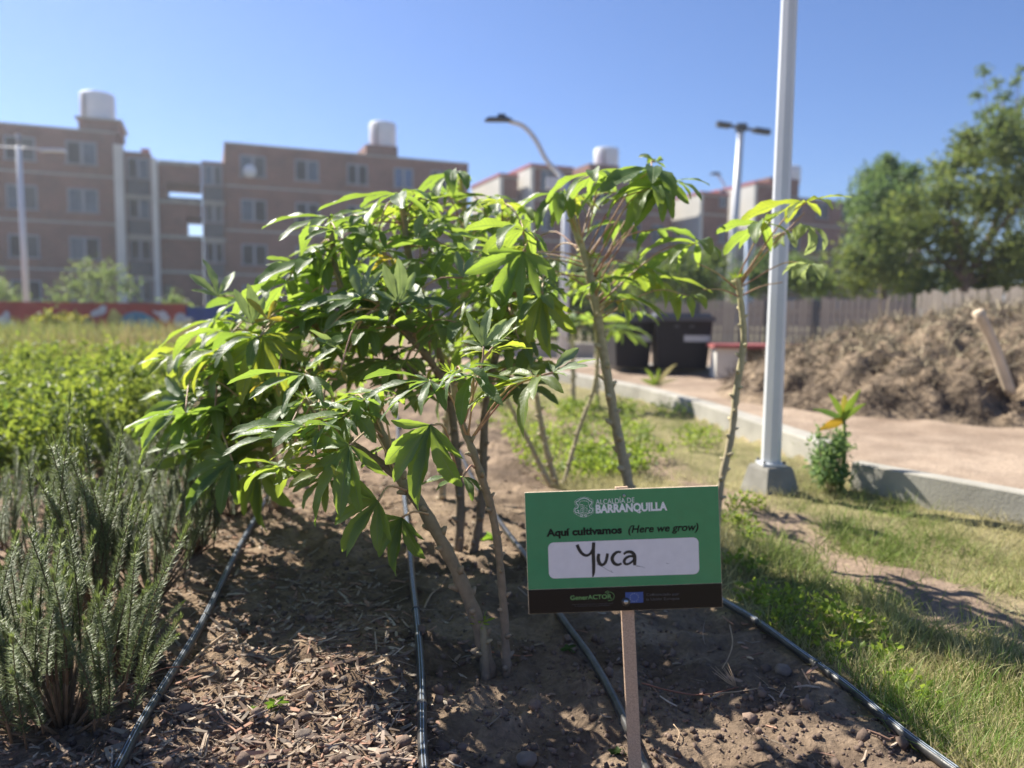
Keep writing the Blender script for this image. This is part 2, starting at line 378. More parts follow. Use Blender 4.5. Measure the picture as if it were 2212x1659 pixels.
# ------------------------------------------------------------------ hazy volume added to stand in for lens glare
hb = MB(); hb.box((0, 130, 8.2), (600, 380, 18.6)); hm = bpy.data.materials.new('glare_haze'); hm.use_nodes = True; hm.node_tree.nodes.clear()
vo = hm.node_tree.nodes.new('ShaderNodeOutputMaterial'); vp = hm.node_tree.nodes.new('ShaderNodeVolumePrincipled'); vp.inputs['Density'].default_value = GLARE_HAZE; vp.inputs['Anisotropy'].default_value = .55; vp.inputs['Color'].default_value = (.86, .92, 1, 1)
hm.node_tree.links.new(vp.outputs[0], vo.inputs['Volume']); tag(hb.build('glare_haze', hm), 'thin hazy veil over the garden, added in place of lens glare', kind='stuff')
# ------------------------------------------------------------------ apartment blocks far behind
BO = Vector((-30, 45.1, 0)); BD = Vector((.928, .371, 0)).normalized(); BN = Vector((BD.y, -BD.x, 0))
BANG = math.atan2(BD.y, BD.x)
def s_of(px, back=0.0):
    o = BO - BN*back; d = ray(px, 600); # solve t*d = o + s*BD in xy
    det = d.x*(-BD.y) + BD.x*d.y
    # t*dx - s*bx = ox ; t*dy - s*by = oy
    s = (d.x*o.y - d.y*o.x)/(d.y*BD.x - d.x*BD.y)
    return s
def zat(px, py, back=0.0):
    s = s_of(px, back); p = BO - BN*back + BD*s; d = ray(px, py); t = p.y/d.y
    return EYE + d.z*t
WR = random.Random(3)
M['curtain'] = mat('window_curtain', (.07, .075, .08), .6, .3, 3, spec=.3)
M['bluepane'] = mat('window_pane_reflecting', (.05, .075, .105), .25, .4, 1, spec=.5)
class Block:
    """local frame: x along the street front, y into the building, z up; origin at front line"""
    def __init__(s, name, label, s0):
        s.root = empty(name, BO + BD*s0, BANG); s.s0 = s0
        tag(s.root, label, 'building', 'brick apartment blocks behind the garden')
    def box(s, name, x0, x1, y0, y1, z0, z1, m, parent=None, kind=None):
        b = MB(); b.box(((x0+x1)/2-s.s0, (y0+y1)/2, (z0+z1)/2), (x1-x0, y1-y0, z1-z0)); return b.build(name, m, parent or s.root, uvbox=(1, 1, 1))
    def window(s, x0, x1, z0, z1, y=0.0, glass='glass', half=True):
        w = (x1-x0); fr = MB(); cx = (x0+x1)/2-s.s0; t = .09
        fr.box((cx, y-.02, z1-t/2), (w, .10, t)); fr.box((cx, y-.05, z0), (w+.16, .2, .08))
        for q in (x0-s.s0+t/2, x1-s.s0-t/2): fr.box((q, y-.023, (z0+z1)/2-.01), (t, .10, z1-z0-t))
        fr.box((cx, y-.026, (z0+z1)/2-.01), (.16 if half else .07, .10, z1-z0-t))
        f = fr.build('window', M['winframe'], s.root)
        for a, bq in ((x0, (x0+x1)/2), ((x0+x1)/2, x1)):
            g = MB(); g.box(((a+bq)/2-s.s0, y-.008, (z0+z1)/2), (bq-a-.1, .02, z1-z0-.05)); g.build('pane', M[glass] if glass != 'glass' or WR.random() < .6 else M[WR.choice(['curtain', 'bluepane'])], f)
    def wallwin(s, x0, x1, z1, cols, rows, depth=9, y=0.0, glassmap=None, ztop=None):
        s.box('wall', x0, x1, y, y+depth, 0, z1, M['brick'])
        s.box('parapet', x0-.02, x1+.02, y-.05, y+.3, z1, z1+.12, M['concrete'])
        for zz in rows:
            fl = MB(); fl.box(((x0+x1)/2-s.s0, y-.005, zz[0]-.62), (x1-x0-.02, .03, .14)); fl.build('floor_band', M['concrete'], s.root)
        for ci, (a, b) in enumerate(cols):
            for ri, (z0, z2) in enumerate(rows):
                s.window(a, b, z0, z2, y, glass=(glassmap or {}).get((ci, ri), 'glass'))
def tank(label, px0, px1, ytop, ybot, back, col='tank', n=20):
    s = s_of((px0+px1)/2, back); p = BO - BN*back + BD*s; r = (px1-px0)/2/FPX*p.y*.985
    z0 = zat((px0+px1)/2, ybot, back); z1 = zat((px0+px1)/2, ytop, back)
    t = empty('water_tank', (p.x, p.y, z0)); tag(t, label, 'water tank', 'water tanks on the apartment roofs')
    h = z1-z0; b = MB(); b.tube([(0, 0, 0), (0, 0, h*.12), (0, 0, h*.5), (0, 0, h*.94), (0, 0, h)], [r*.97, r, r, r, r*.93], n); b.build('tank_shell', M[col], t)
    b = MB(); b.tube([(0, 0, h), (0, 0, h+.07)], [r*.9, r*.55], n); b.build('lid', M[col], t)
    b = MB(); b.tube([(-r*.3, -r*1.03, .05), (-r*.3, -r*1.03, h*.9)], .05, 6); b.build('pipe', M['darkmetal'], t)
    return t
ROWS = [(1.1, 2.3), (3.6, 4.95), (6.4, 7.8), (9.2, 10.55)]
# first block
bA = Block('apartment_block', 'leftmost brick apartment block with a round water tank on a brick tower', s_of(120))
sA1 = s_of(257)
bA.wallwin(s_of(0)-16, sA1, 11.15, [(s_of(0)-9, s_of(0)-6.8), (s_of(22), s_of(89)), (s_of(153), s_of(219))], ROWS)
bA.box('tank_tower', s_of(180), s_of(268), .35, 4, 11.28, zat(225, 268, 2)-.12, M['brick']); bA.box('tower_slab', s_of(180)-.15, s_of(268)+.15, .2, 4.2, zat(225, 268, 2)-.12, zat(225, 268, 2), M['concrete'])
bA.box('pilaster', sA1, s_of(276), -.9, 3, 0, 10.4, M['concrete_pale'])
bA.box('pilaster', s_of(335), s_of(347), -.9, 3, 0, 9.75, M['concrete_pale'])
def stack(b, pa, pb, ztop, y, levels, blue=True):
    a = s_of(pa); c_ = s_of(pb)
    b.box('wall', a, c_, y, y+6, 0, ztop, M['brick'])
    for z in levels:
        b.window(a+.12, c_-.12, z, z+1.25, y)
        b.box('spandrel', a+.1, c_-.1, y-.05, y, z-.95, z-.1, M['darkmetal'])
        b.box('ledge', a, c_, y-.25, y, z-1.25, z-1.0, M['concrete'])
stack(bA, 277, 334, 10.2, 0, [1.9, 4.6, 7.3, 10.2-1.5])if False else stack(bA, 277, 334, 10.2, 0, [1.2, 3.7, 6.2, 8.6])
b = MB(); x = s_of(320)-bA.s0
b.box((x, 1, 10.45), (.5, .05, .35)); b.build('roof_rag', M['coping'], bA.root)
tank('pale round water tank on the leftmost brick tower', 190, 258, 204, 269, 2)
# open stair between
bS = Block('stair_block', 'open brick stairwell with sky showing through, between the two nearest apartment blocks', s_of(395))
x0, x1 = s_of(348), s_of(440)
def zz(py): return zat(395, py, 0)
bS.box('wall', x0, x1, .5, 5, zz(393), zz(352), M['brick'])
bS.box('side_wall', x0, s_of(364), .5, 5, zz(440), zz(393), M['brick'])
bS.box('wall', x0, x1, .5, 5, zz(466), zz(436), M['brick'])
bS.box('side_wall', x0, s_of(407), .5, 5, zz(512), zz(466), M['brick'])
bS.box('wall', x0, x1, .5, 5, 0, zz(512), M['brick'])
for py in (352, 436, 512, 588): bS.box('ledge', x0, x1, .3, .5, zz(py)-.1, zz(py)+.14, M['concrete'])
bS.box('balcony_rail', s_of(364), x1, .32, .36, zz(436)+.14, zz(425), M['darkmetal'])
bS.box('door', s_of(352), s_of(372), .45, .5, .1, 2.2, M['darkmetal'])
# second block
bB = Block('apartment_block', 'brick apartment block right of the open stairwell, its tank a narrow white cylinder', s_of(680))
stack(bB, 441, 489, 9.95, -.2, [1.2, 3.7, 6.2, 8.5])
bB.wallwin(s_of(490), s_of(1010), 11.15, [(s_of(523), s_of(578)), (s_of(640), s_of(691)), (s_of(751), s_of(795)), (s_of(851), s_of(892)), (s_of(930), s_of(965))], ROWS, glassmap={(3, 3): 'blueglass'})
bB.box('tank_tower', s_of(794), s_of(862), .35, 4, 11.28, zat(828, 325, 2), M['brick'])
tank('white water tank on the second brick block, tallest thing left of the bent street lamp', 799, 856, 267, 325, 2)
g = MB(); g.tube([(s_of(543)-bB.s0, -.35, 9.5), (s_of(543)-bB.s0, -.42, 9.5)], .42, 14); g.build('dish_aerial', M['tank'], bB.root)
# third, fourth blocks: pale end walls facing the sun, brick fronts
bC = Block('apartment_block', 'distant brick block with pale sunlit end walls, behind the bent street lamp', s_of(1250))
def ends(b, pa, pb, ytop, prot, depth, cols):
    a, c_ = s_of(pa), s_of(pb); z = zat((pa+pb)/2, ytop)
    b.wallwin(a, c_, z, cols, ROWS, depth, -prot)
    b.box('end_wall', a-.25, a-.004, -prot-.1, -prot+depth, 0, z+.1, M['concrete_pale'])
    b.box('roof_edge', a-.3, c_, -prot-.15, -prot+depth, z+.12, z+.3, M['coping'])
ends(bC, 1060, 1092, 396, 2.2, 6, [])
ends(bC, 1110, 1190, 384, 3.4, 7, [(s_of(1125), s_of(1150))])
bC.wallwin(s_of(1192), s_of(1448), zat(1320, 392), [(s_of(1215), s_of(1245)), (s_of(1280), s_of(1310)), (s_of(1350), s_of(1380)), (s_of(1405), s_of(1430))], ROWS)
bC.box('tank_tower', s_of(1272), s_of(1336), .3, 4, zat(1320, 392)+.13, zat(1304, 366, 2), M['brick'])
tank('white water tank behind the top leaves of the tall cassava', 1277, 1330, 322, 368, 2)
bE = Block('apartment_block', 'farthest brick block at the right with pale end walls, beside the big tree', s_of(1650))
ends(bE, 1480, 1535, 432, 2.0, 6, [(s_of(1515), s_of(1530))])
ends(bE, 1568, 1610, 416, 3.4, 7, [])
bE.wallwin(s_of(1612), s_of(1990), zat(1740, 431), [(s_of(1640), s_of(1662)), (s_of(1700), s_of(1722)), (s_of(1757), s_of(1780)), (s_of(1810), s_of(1832)), (s_of(1880), s_of(1902))], ROWS)
bE.box('tank_tower', s_of(1660), s_of(1722), .3, 4, zat(1740, 431)+.13, zat(1692, 395, 2), M['brick'])
tank('white water tank partly behind the near white mast', 1666, 1718, 361, 397, 2)

# ------------------------------------------------------------------ mural wall at the left
mw = empty('mural_wall', P(200, 700, 21)); tag(mw, 'low red garden wall with a painted mural at the far left', 'wall')
mo = mw.location.copy(); mo.z = 0; mw.location = mo
a = P(-700, 700, 21).x-mo.x; b2 = P(405, 700, 21).x-mo.x; c2 = P(520, 700, 21).x-mo.x; zt = P(200, 657, 21).z
b = MB(); b.box(((a+b2)/2, 0, zt/2), (b2-a, .18, zt)); b.build('red_wall', M['mural_red'], mw)
b = MB(); b.box(((c2+b2)/2, 0, zt/2-.02), (c2-b2-.01, .17, zt-.04)); b.build('blue_wall', mat('mural_blue', (.03, .06, .2), .8), mw)
b = MB(); b.box(((a+b2)/2, 0, zt+.02), (b2-a, .24, .04)); b.build('wall_cap', M['mural_red'], mw)
def blob(px, py, w, h, ang, col, lobes=3):
    c_ = P(px, py, 20.9); n = 22; V = [(c_.x-mo.x, 0, c_.z)]
    rr = random.Random(px*7+py)
    k = [rr.uniform(.08, .25) for _ in range(3)]; ph = [rr.uniform(0, 6) for _ in range(3)]
    for i in range(n):
        t = 2*math.pi*i/n; r = 1+sum(k[q]*math.sin((q+2)*t+ph[q]) for q in range(3))
        x = w/2*r*math.cos(t)/FPX*20.9; z = h/2*r*math.sin(t)/FPX*20.9
        V.append((c_.x-mo.x+x*math.cos(ang)-z*math.sin(ang), 0, min(zt-.03, max(.02, c_.z+x*math.sin(ang)+z*math.cos(ang)))))
    V = [(v[0], -.091-.004*((px+py) % 5)/1-.002, v[2]) for v in V]
    q = MB(); q.add(V, [(0, (i+1) % n+1, i+1) for i in range(n)])
    q.F = [tuple(reversed(f)) for f in q.F]
    q.build('painted_patch', mat('mural_paint', col, .85, .2, 3), mw)
for args in [(12, 694, 34, 34, .6, (.45, .5, .55)), (215, 672, 36, 20, .7, (.42, .46, .5)), (190, 700, 26, 26, 0, (.1, .12, .1)), (248, 692, 34, 44, .1, (.42, .4, .12)), (283, 690, 42, 34, .2, (.08, .2, .3)),
             (318, 697, 44, 40, -.2, (.07, .22, .32)), (352, 682, 38, 16, -.5, (.5, .5, .53)), (392, 692, 44, 22, .2, (.4, .44, .48)), (300, 712, 30, 14, 0, (.35, .1, .08)), (120, 690, 26, 30, 0, (.05, .08, .06)), (268, 712, 20, 16, .4, (.5, .5, .5))]:
    blob(*args)

# ------------------------------------------------------------------ lamps and masts
def lamp_head(root, p, ang, L=.9):
    e = MB(); mx = Matrix.Rotation(ang, 3, 'Z')
    e.box(p, (L, .32, .09), mx=mx, taper=.8); o = e.build('lamp_head', M['darkmetal'], root)
    g = MB(); g.box((p[0], p[1], p[2]-.06), (L*.7, .22, .025), mx=mx); g.build('lens', M['tank'], o)
    return o
# bent lamp, centre
B0 = P(1214, 792, 11.5); B0.z = 0
lp = empty('street_lamp', B0); tag(lp, 'white street lamp with a bent arm reaching left over the cassava', 'street lamp')
pt = [P(1214, 792, 11.5), P(1222, 560, 11.5), P(1222, 390, 11.5)]
q = MB(); q.tube([Vector((0, 0, 0)), pt[1]-B0, pt[2]-B0], [.075, .062, .05], 12); q.build('pole', M['castiron'], lp)
arm = smooth_path([pt[2]-B0, P(1205, 372, 11.5)-B0, P(1180, 345, 11.5)-B0, P(1157, 302, 11.5)-B0, P(1130, 272, 11.5)-B0, P(1100, 262, 11.5)-B0], 4)
q = MB(); q.tube(arm, [.035]*len(arm), 8); q.build('arm', M['castiron'], lp)
q = MB(); c0 = P(1078, 258, 11.5)-B0; q.box(c0, (.42, .16, .05), taper=.7); q.build('lamp_head', M['darkmetal'], lp)
q = MB(); c0 = P(1084, 252, 11.5)-B0; q.box(c0, (.16, .12, .07), taper=.6); q.build('photocell', M['darkmetal'], lp)
q = MB(); c0 = P(1200, 388, 11.5)-B0; q.box(c0+Vector((0, 0, -.05)), (.28, .1, .16)); q.build('bracket', M['castiron'], lp)
# left lamp
B1 = P(62, 752, 24); B1.z = 0; lp = empty('street_lamp', B1); tag(lp, 'white street lamp post standing at the far left before the red wall', 'street lamp')
tp = P(40, 315, 24)-B1
q = MB(); q.tube([(0, 0, 0), tp], [.10, .075], 12); q.build('pole', M['castiron'], lp)
q = MB(); q.tube([tp+Vector((-1.1, 0, .0)), tp+Vector((1.3, 0, -.12))], .025, 6); q.build('arm', M['castiron'], lp)
for sx in (-1, 1):
    q = MB(); q.box(tp+Vector((sx*1.05, 0, .02 if sx < 0 else -.12)), (.75, .28, .08), taper=.8); q.build('lamp_head', M['castiron'], lp)
q = MB(); q.tube([tp, tp+Vector((0, 0, .35))], .06, 6); q.build('photocell', M['winframe'], lp)
# T lamp
B2 = P(1570, 745, 25); B2.z = 0; lp = empty('street_lamp', B2); tag(lp, 'tall grey street lamp with two heads forming a T, left of the near white mast', 'street lamp')
tp = P(1601, 276, 25)-B2
q = MB(); q.tube([(0, 0, 0), tp], [.17, .10], 12); q.build('pole', M['castiron'], lp)
for sx, pa, pb in ((-1, (1595, 275), (1548, 268)), (1, (1607, 277), (1663, 286))):
    A = P(*pa, 25)-B2; Bb = P(*pb, 25)-B2
    q = MB(); q.tube([A, A.lerp(Bb, .5)], .05, 6); arm_ = q.build('arm', M['darkmetal'], lp)
    d = (Bb-A); an = math.atan2(d.z, d.x); q = MB(); q.box(A.lerp(Bb, .68), (d.length*.66, .32, .13), mx=Matrix.Rotation(-an, 3, 'Y'), taper=.85); q.build('lamp_head', M['darkmetal'], lp)
q = MB(); q.box(tp+Vector((0, 0, .0)), (.3, .3, .22)); q.build('bracket', M['darkmetal'], lp)
# tiny far lamp
B3 = P(1566, 640, 70); B3.z = 0; lp = empty('street_lamp', B3); tag(lp, 'very distant street lamp, only its small head showing above the far roofs', 'street lamp')
q = MB(); q.tube(smooth_path([(0, 0, 0), P(1568, 440, 70)-B3, P(1562, 395, 70)-B3, P(1548, 377, 70)-B3], 3), .09, 6); q.build('pole', M['castiron'], lp)
q = MB(); q.box(P(1545, 375, 70)-B3, (1.0, .4, .22), taper=.6); q.build('lamp_head', M['darkmetal'], lp)
# near mast on concrete footing
B4 = G(1672, 1062); B4.z = 0; B4 = Vector((B4.x, B4.y, 0))
mast = empty('white_mast', B4); tag(mast, 'near white metal mast bolted to a concrete footing in the grass', 'mast')
Ym = B4.y+.02
bt = P(1665, 1003, Ym)-B4; tt = P(1707, -40, Ym)-B4; tt2 = bt + (tt-bt)*1.9
q = MB(); n = 8; ra, rb = .041, .024; pts = [bt, bt.lerp(tt2, .5), tt2]; V = []
for k_, p_ in enumerate(pts):
    r_ = [ra, (ra+rb)/2, rb][k_]
    for j in range(8):
        th = math.pi/8+j*math.pi/4; V.append(p_+Vector((math.cos(th)*r_, math.sin(th)*r_, 0)))
q.add(V, [(i*8+j, i*8+(j+1) % 8, (i+1)*8+(j+1) % 8, (i+1)*8+j) for i in range(2) for j in range(8)] + [tuple(16+j for j in range(8))]); q.build('pole', M['castiron'], mast)
q = MB(); q.box(bt+Vector((0, 0, .004)), (.10, .10, .010)); bp_ = q.build('base_plate', M['castiron'], mast)
for sx in (-1, 1):
    for sy in (-1, 1):
        q = MB(); q.tube([bt+Vector((sx*.042, sy*.042, 0)), bt+Vector((sx*.042, sy*.042, .022))], .006, 6); q.build('bolt', M['darkmetal'], bp_)
ztop = bt.z-.003; q = MB(); V = []
for z_, h_ in ((-.05, .088), (.0, .086), (ztop*.55, .074), (ztop-.012, .066), (ztop, .060)):
    for j in range(16):
        th = j*math.pi/8; cx_ = max(-1, min(1, math.cos(th)*1.42)); cy_ = max(-1, min(1, math.sin(th)*1.42)); ca_, sa_ = math.cos(R(20)), math.sin(R(20)); V.append(Vector((bt.x+(cx_*ca_-cy_*sa_)*h_, bt.y+(cx_*sa_+cy_*ca_)*h_, z_)))
q.add(V, [(i*16+j, i*16+(j+1) % 16, (i+1)*16+(j+1) % 16, (i+1)*16+j) for i in range(4) for j in range(16)] + [tuple(64+j for j in range(16))]); q.build('footing', mat('footing_concrete', (.26, .25, .22), .9, .2, 8, .5, 80), mast)
# thin white mast behind second stem
B5 = P(1612, 700, 12); B5.z = 0; w5 = empty('thin_mast', B5); tag(w5, 'very thin pale blue pole behind the slim cassava at the right', 'pole')
q = MB(); q.tube([(0, 0, 0), P(1614, 500, 12)-B5], .028, 8); q.build('pole', mat('pale_blue', (.4, .5, .62), .5), w5)
q = MB(); q.tube([P(1614, 500, 12)-B5, P(1614, 496, 12)-B5], .04, 8); q.build('cap', M['castiron'], w5)

# ------------------------------------------------------------------ picket fences
pm = MB(); pm.box((0, 0, .5), (1, 1, 1)); tmp = pm.build('picket', M['picket'])
pmesh = tmp.data; bpy.data.objects.remove(tmp)
def fence(label, pa, pb, ya, yb, Ya, Yb, n, posts, nm='picket_fence'):
    A = P(pa, ya, Ya); Bq = P(pb, yb, Yb); root = empty(nm, (A.x, A.y, 0), math.atan2(Bq.y-A.y, Bq.x-A.x)); tag(root, label, 'fence', 'picket fences along the sandy lot')
    L_ = math.hypot(Bq.x-A.x, Bq.y-A.y); st = L_/n
    for i in range(n+1):
        t = i/n
        if any(abs(t-p_) < .45/n for p_ in posts): continue
        o = bpy.data.objects.new('picket', pmesh); COL.objects.link(o); o.parent = root
        h = A.z*(1-t)+Bq.z*t + random.uniform(-.05, .05)
        o.location = (t*L_, 0, 0); o.scale = (st*random.uniform(.76, .9), .03, h); o.rotation_euler = (0, random.uniform(-.012, .012), 0)
    for z_ in (.35, .8):
        q = MB(); q.box((L_/2, .05, z_*(A.z+Bq.z)/2), (L_, .04, .07)); q.build('rail', M['picket'], root)
    for p_ in posts:
        q = MB(); q.box((p_*L_, .0, (A.z*(1-p_)+Bq.z*p_)/2-.02), (st*1.1, .12, (A.z*(1-p_)+Bq.z*p_))); q.build('post', M['darkmetal'], root)
fence('long weathered picket fence ending left of the gap before the big tree', 1290, 1964, 658, 640, 19, 16, 58, (.18, .36, .514, .592, .737))
fence('shorter picket fence at the right edge, behind the wooden stick', 1987, 2400, 633, 616, 15, 12.5, 36, (.98,))

# ------------------------------------------------------------------ kerbs, low wall, bins
def wallstrip(name, pts, w, h, label, cat, m=None, z0=-.05):
    """a wall along pts (camera-side face on the points), w thick away from the camera"""
    m = m or M['concrete']; n = len(pts); V = []; F = []
    for i, p in enumerate(pts):
        a_ = Vector(pts[max(i-1, 0)]); b_ = Vector(pts[min(i+1, n-1)]); t = (b_-a_).normalized(); nn = Vector((t.y, -t.x))
        if nn.y < 0: nn = -nn
        for off, z in ((0, z0), (0, h-.006), (.006, h), (w-.006, h), (w, h-.006), (w, z0)):
            V.append((p[0]+nn.x*off, p[1]+nn.y*off, z))
    k = 6
    for i in range(n-1):
        for j in range(k-1): F.append((i*k+j, i*k+j+1, (i+1)*k+j+1, (i+1)*k+j))
    F += [tuple(range(k)), tuple((n-1)*k+j for j in reversed(range(k)))]
    q = MB(); q.add(V, F); o = q.build(name, m); import bmesh
    bm = bmesh.new(); bm.from_mesh(o.data); bmesh.ops.recalc_face_normals(bm, faces=bm.faces); bm.to_mesh(o.data); bm.free()
    if label: tag(o, label, cat)
    return o
wallstrip('concrete_kerb', KERB1, .075, .125, 'low concrete kerb at the right edge with a shadow stripe across it', 'kerb')
wallstrip('concrete_kerb', KERB2, .13, .125, 'low concrete kerb running back from the weeds behind the mast', 'kerb')
wallstrip('concrete_kerb', [gxy(1240, 800), gxy(1310, 812), gxy(1420, 818), gxy(1560, 828)], .5, .15, 'pale concrete slab edge that the black bins stand on', 'kerb')
wallstrip('grey_wall', [(P(900, 790, 11.8).x, 12.5), (P(1290, 790, 11.8).x, 12.2)], .2, .28, 'low grey wall at the foot of the bent street lamp', 'wall')
# planter wall with red coping
pw = empty('planter_wall', (P(1540, 840, 8.2).x, 8.2, 0), R(-3)); tag(pw, 'low cream wall with a red coping right of the bins', 'wall')
zc = P(1640, 752, 8.2).z
def pwx(px): return P(px, 800, 8.2).x - P(1540, 840, 8.2).x
q = MB(); q.box(((pwx(1540)+pwx(1602))/2, 0, zc/2), (pwx(1602)-pwx(1540), .3, zc)); q.build('pier', M['concrete_pale'], pw)
q = MB(); q.box(((pwx(1602)+pwx(1645))/2, .12, zc/2), (pwx(1645)-pwx(1602)-.004, .1, zc-.01)); q.build('recess_panel', M['concrete'], pw)
q = MB(); q.box(((pwx(1645)+pwx(1860))/2, 0, zc/2), (pwx(1860)-pwx(1645), .3, zc)); q.build('pier', M['concrete_pale'], pw)
q = MB(); q.box(((pwx(1532)+pwx(1865))/2, 0, zc+.022), (pwx(1865)-pwx(1532), .4, .04)); q.build('coping', M['coping'], pw)
def wbin(label, pa, pb, ytop, Yb, rz):
    xa, xb = P(pa, 760, Yb).x, P(pb, 760, Yb).x; zt_ = P((pa+pb)/2, ytop, Yb).z; w = xb-xa
    t = empty('waste_bin', ((xa+xb)/2, Yb+.3, .15), rz); tag(t, label, 'bin', 'black bins on the slab'); zt_ -= .15
    q = MB(); q.box((0, 0, zt_/2), (w*.84, .5, zt_)); me_o = q.build('bin_body', M['bin'], t)
    for v in me_o.data.vertices:
        if v.co.z > .1: v.co.x *= 1.17; v.co.y *= 1.15
    q = MB(); q.box((0, -.02, zt_+.005), (w*1.04, .66, .05)); q.box((0, .0, zt_+.05), (w*.98, .58, .04), taper=.9); q.build('lid', M['binlid'], t)
    q = MB(); q.box((w*.22, -.293, zt_*.62), (w*.44, .012, .07), mx=Matrix.Rotation(R(0), 3, 'X')); q.build('label_plate', M['label'], t)
    for sx in (-1, 1):
        q = MB(); q.tube([(sx*w*.3-.02, .2, .06), (sx*w*.3+.02, .2, .06)], .06, 12); q.build('wheel', M['bin'], t)
    q = MB(); q.tube([(-w*.3, .36, zt_-.03), (w*.3, .36, zt_-.03)], .018, 6); q.build('handle', M['bin'], t)
    for sx in (-1, 1):
        q = MB(); q.box((sx*w*.13, -.298, zt_*.86), (.05, .01, .03)); q.build('vent', M['binlid'], t)
wbin('left of two black bins, half behind the tall cassava stem', 1322, 1408, 692, 8.7, R(4))
wbin('right black bin with a pale label, beside the cream wall', 1418, 1542, 690, 8.5, R(-3))

# ------------------------------------------------------------------ compost pile and stick
pc = G(2080, 850); pcx, pcy = P(2120, 800, 6.6).x, 6.35
nxp, nyp = 150, 110
u = np.linspace(-1, 1, nxp); v = np.linspace(-1, 1, nyp); U, W_ = np.meshgrid(u, v)
RX, RY = 2.9, 2.0
XX = pcx+.58+U*RX; YY = pcy+W_*RY
rad = np.sqrt(U**2+W_**2)
base = np.clip(1-rad**2.0, 0, 1)**.8
ZZ = base*.80*(.8+.45*fbm(XX*1.3, YY*1.3, 3, 77)) + (fbm(XX*4, YY*4, 4, 78)-.5)*.34*np.clip(base*4, 0, 1) + (fbm(XX*13, YY*13, 4, 79)-.5)*.2*np.clip(base*4, 0, 1) - .03
ZZ = np.maximum(ZZ, -.02) + .07
def pile_z(x, y):
    i = int((x-(pcx+.58))/RX*.5*(nxp-1)+(nxp-1)/2); j = int((y-pcy)/RY*.5*(nyp-1)+(nyp-1)/2)
    return ZZ[min(max(j, 0), nyp-1), min(max(i, 0), nxp-1)]
ii = np.arange(nxp*nyp).reshape(nyp, nxp)
Fp = np.stack([ii[:-1, :-1], ii[:-1, 1:], ii[1:, 1:], ii[1:, :-1]], -1).reshape(-1, 4)
pile = link('compost_pile', npmesh('compost_pile', np.stack([XX, YY, ZZ], -1).reshape(-1, 3), Fp), M['pile']); tag(pile, 'big rough pile of brown compost and dead plants by the fence', 'compost pile')

def blades(name, base, dirn, length, width, bend, col, m, parent=None, segs=2, up=None):
    """many tapering blades as one mesh (numpy). base (n,3), dirn (n,3) unit"""
    n = len(base); az = rng.uniform(0, 2*np.pi, n); side = np.cross(dirn, np.stack([np.cos(az), np.sin(az), np.zeros(n)], 1)); side /= (np.linalg.norm(side, axis=1)[:, None]+1e-6)
    bd = np.cross(dirn, side)
    V = []; 
    for k in range(segs+1):
        t = k/segs; c_ = base + dirn*(length*t)[:, None] + bd*(bend*length*t*t)[:, None]
        w = (width*(1-t*.92)*(1.0 if k else .7))[:, None]
        V += [c_-side*w, c_+side*w]
    V = np.stack(V, 1).reshape(-1, 3); nv = 2*(segs+1)
    F = []
    b0 = np.arange(n)*nv
    for k in range(segs): F.append(np.stack([b0+2*k, b0+2*k+1, b0+2*k+3, b0+2*k+2], 1))
    F = np.concatenate(F); C = np.repeat(col, nv, axis=0)
    return link(name, npmesh(name, V, F, C, smooth=False), m, parent)
def rand_dir(n, up=0.0):
    d = rng.normal(size=(n, 3)); d[:, 2] += up; return d/np.linalg.norm(d, axis=1)[:, None]
n = 26000
sx = rng.uniform(-.98, .98, n); sy = rng.uniform(-.98, .6, n); ok = sx**2+sy**2 < .93; sx, sy = sx[ok], sy[ok]; n = len(sx)
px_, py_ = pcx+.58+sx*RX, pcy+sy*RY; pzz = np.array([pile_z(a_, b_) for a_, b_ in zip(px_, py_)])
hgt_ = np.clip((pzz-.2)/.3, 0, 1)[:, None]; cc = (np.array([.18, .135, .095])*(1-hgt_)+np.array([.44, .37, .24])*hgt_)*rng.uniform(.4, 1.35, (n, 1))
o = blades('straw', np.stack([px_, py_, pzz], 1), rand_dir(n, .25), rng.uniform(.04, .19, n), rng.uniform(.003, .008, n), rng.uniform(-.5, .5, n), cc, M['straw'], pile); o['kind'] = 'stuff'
yb_ = 4.4
while yb_ < 6.3 and P(2182, 842, yb_).z > pile_z(P(2182, 842, yb_).x, yb_): yb_ += .02
yb_ -= .16; sb = P(2184, 852, yb_); sa = P(2112, 672, yb_+.0)
q = MB(); q.tube(smooth_path([sb, sb.lerp(sa, .35)+Vector((.01, 0, 0)), sb.lerp(sa, .62)+Vector((-.0, 0, .03)), sa], 4), [.034, .035, .036, .036, .035, .034, .036, .035, .033, .034, .035, .036, .038], 8)
tag(q.build('wooden_stick', mat('bleached_wood', (.6, .48, .34), .8, .2, 8)), 'pale bent wooden stick standing in the compost pile', 'stick')

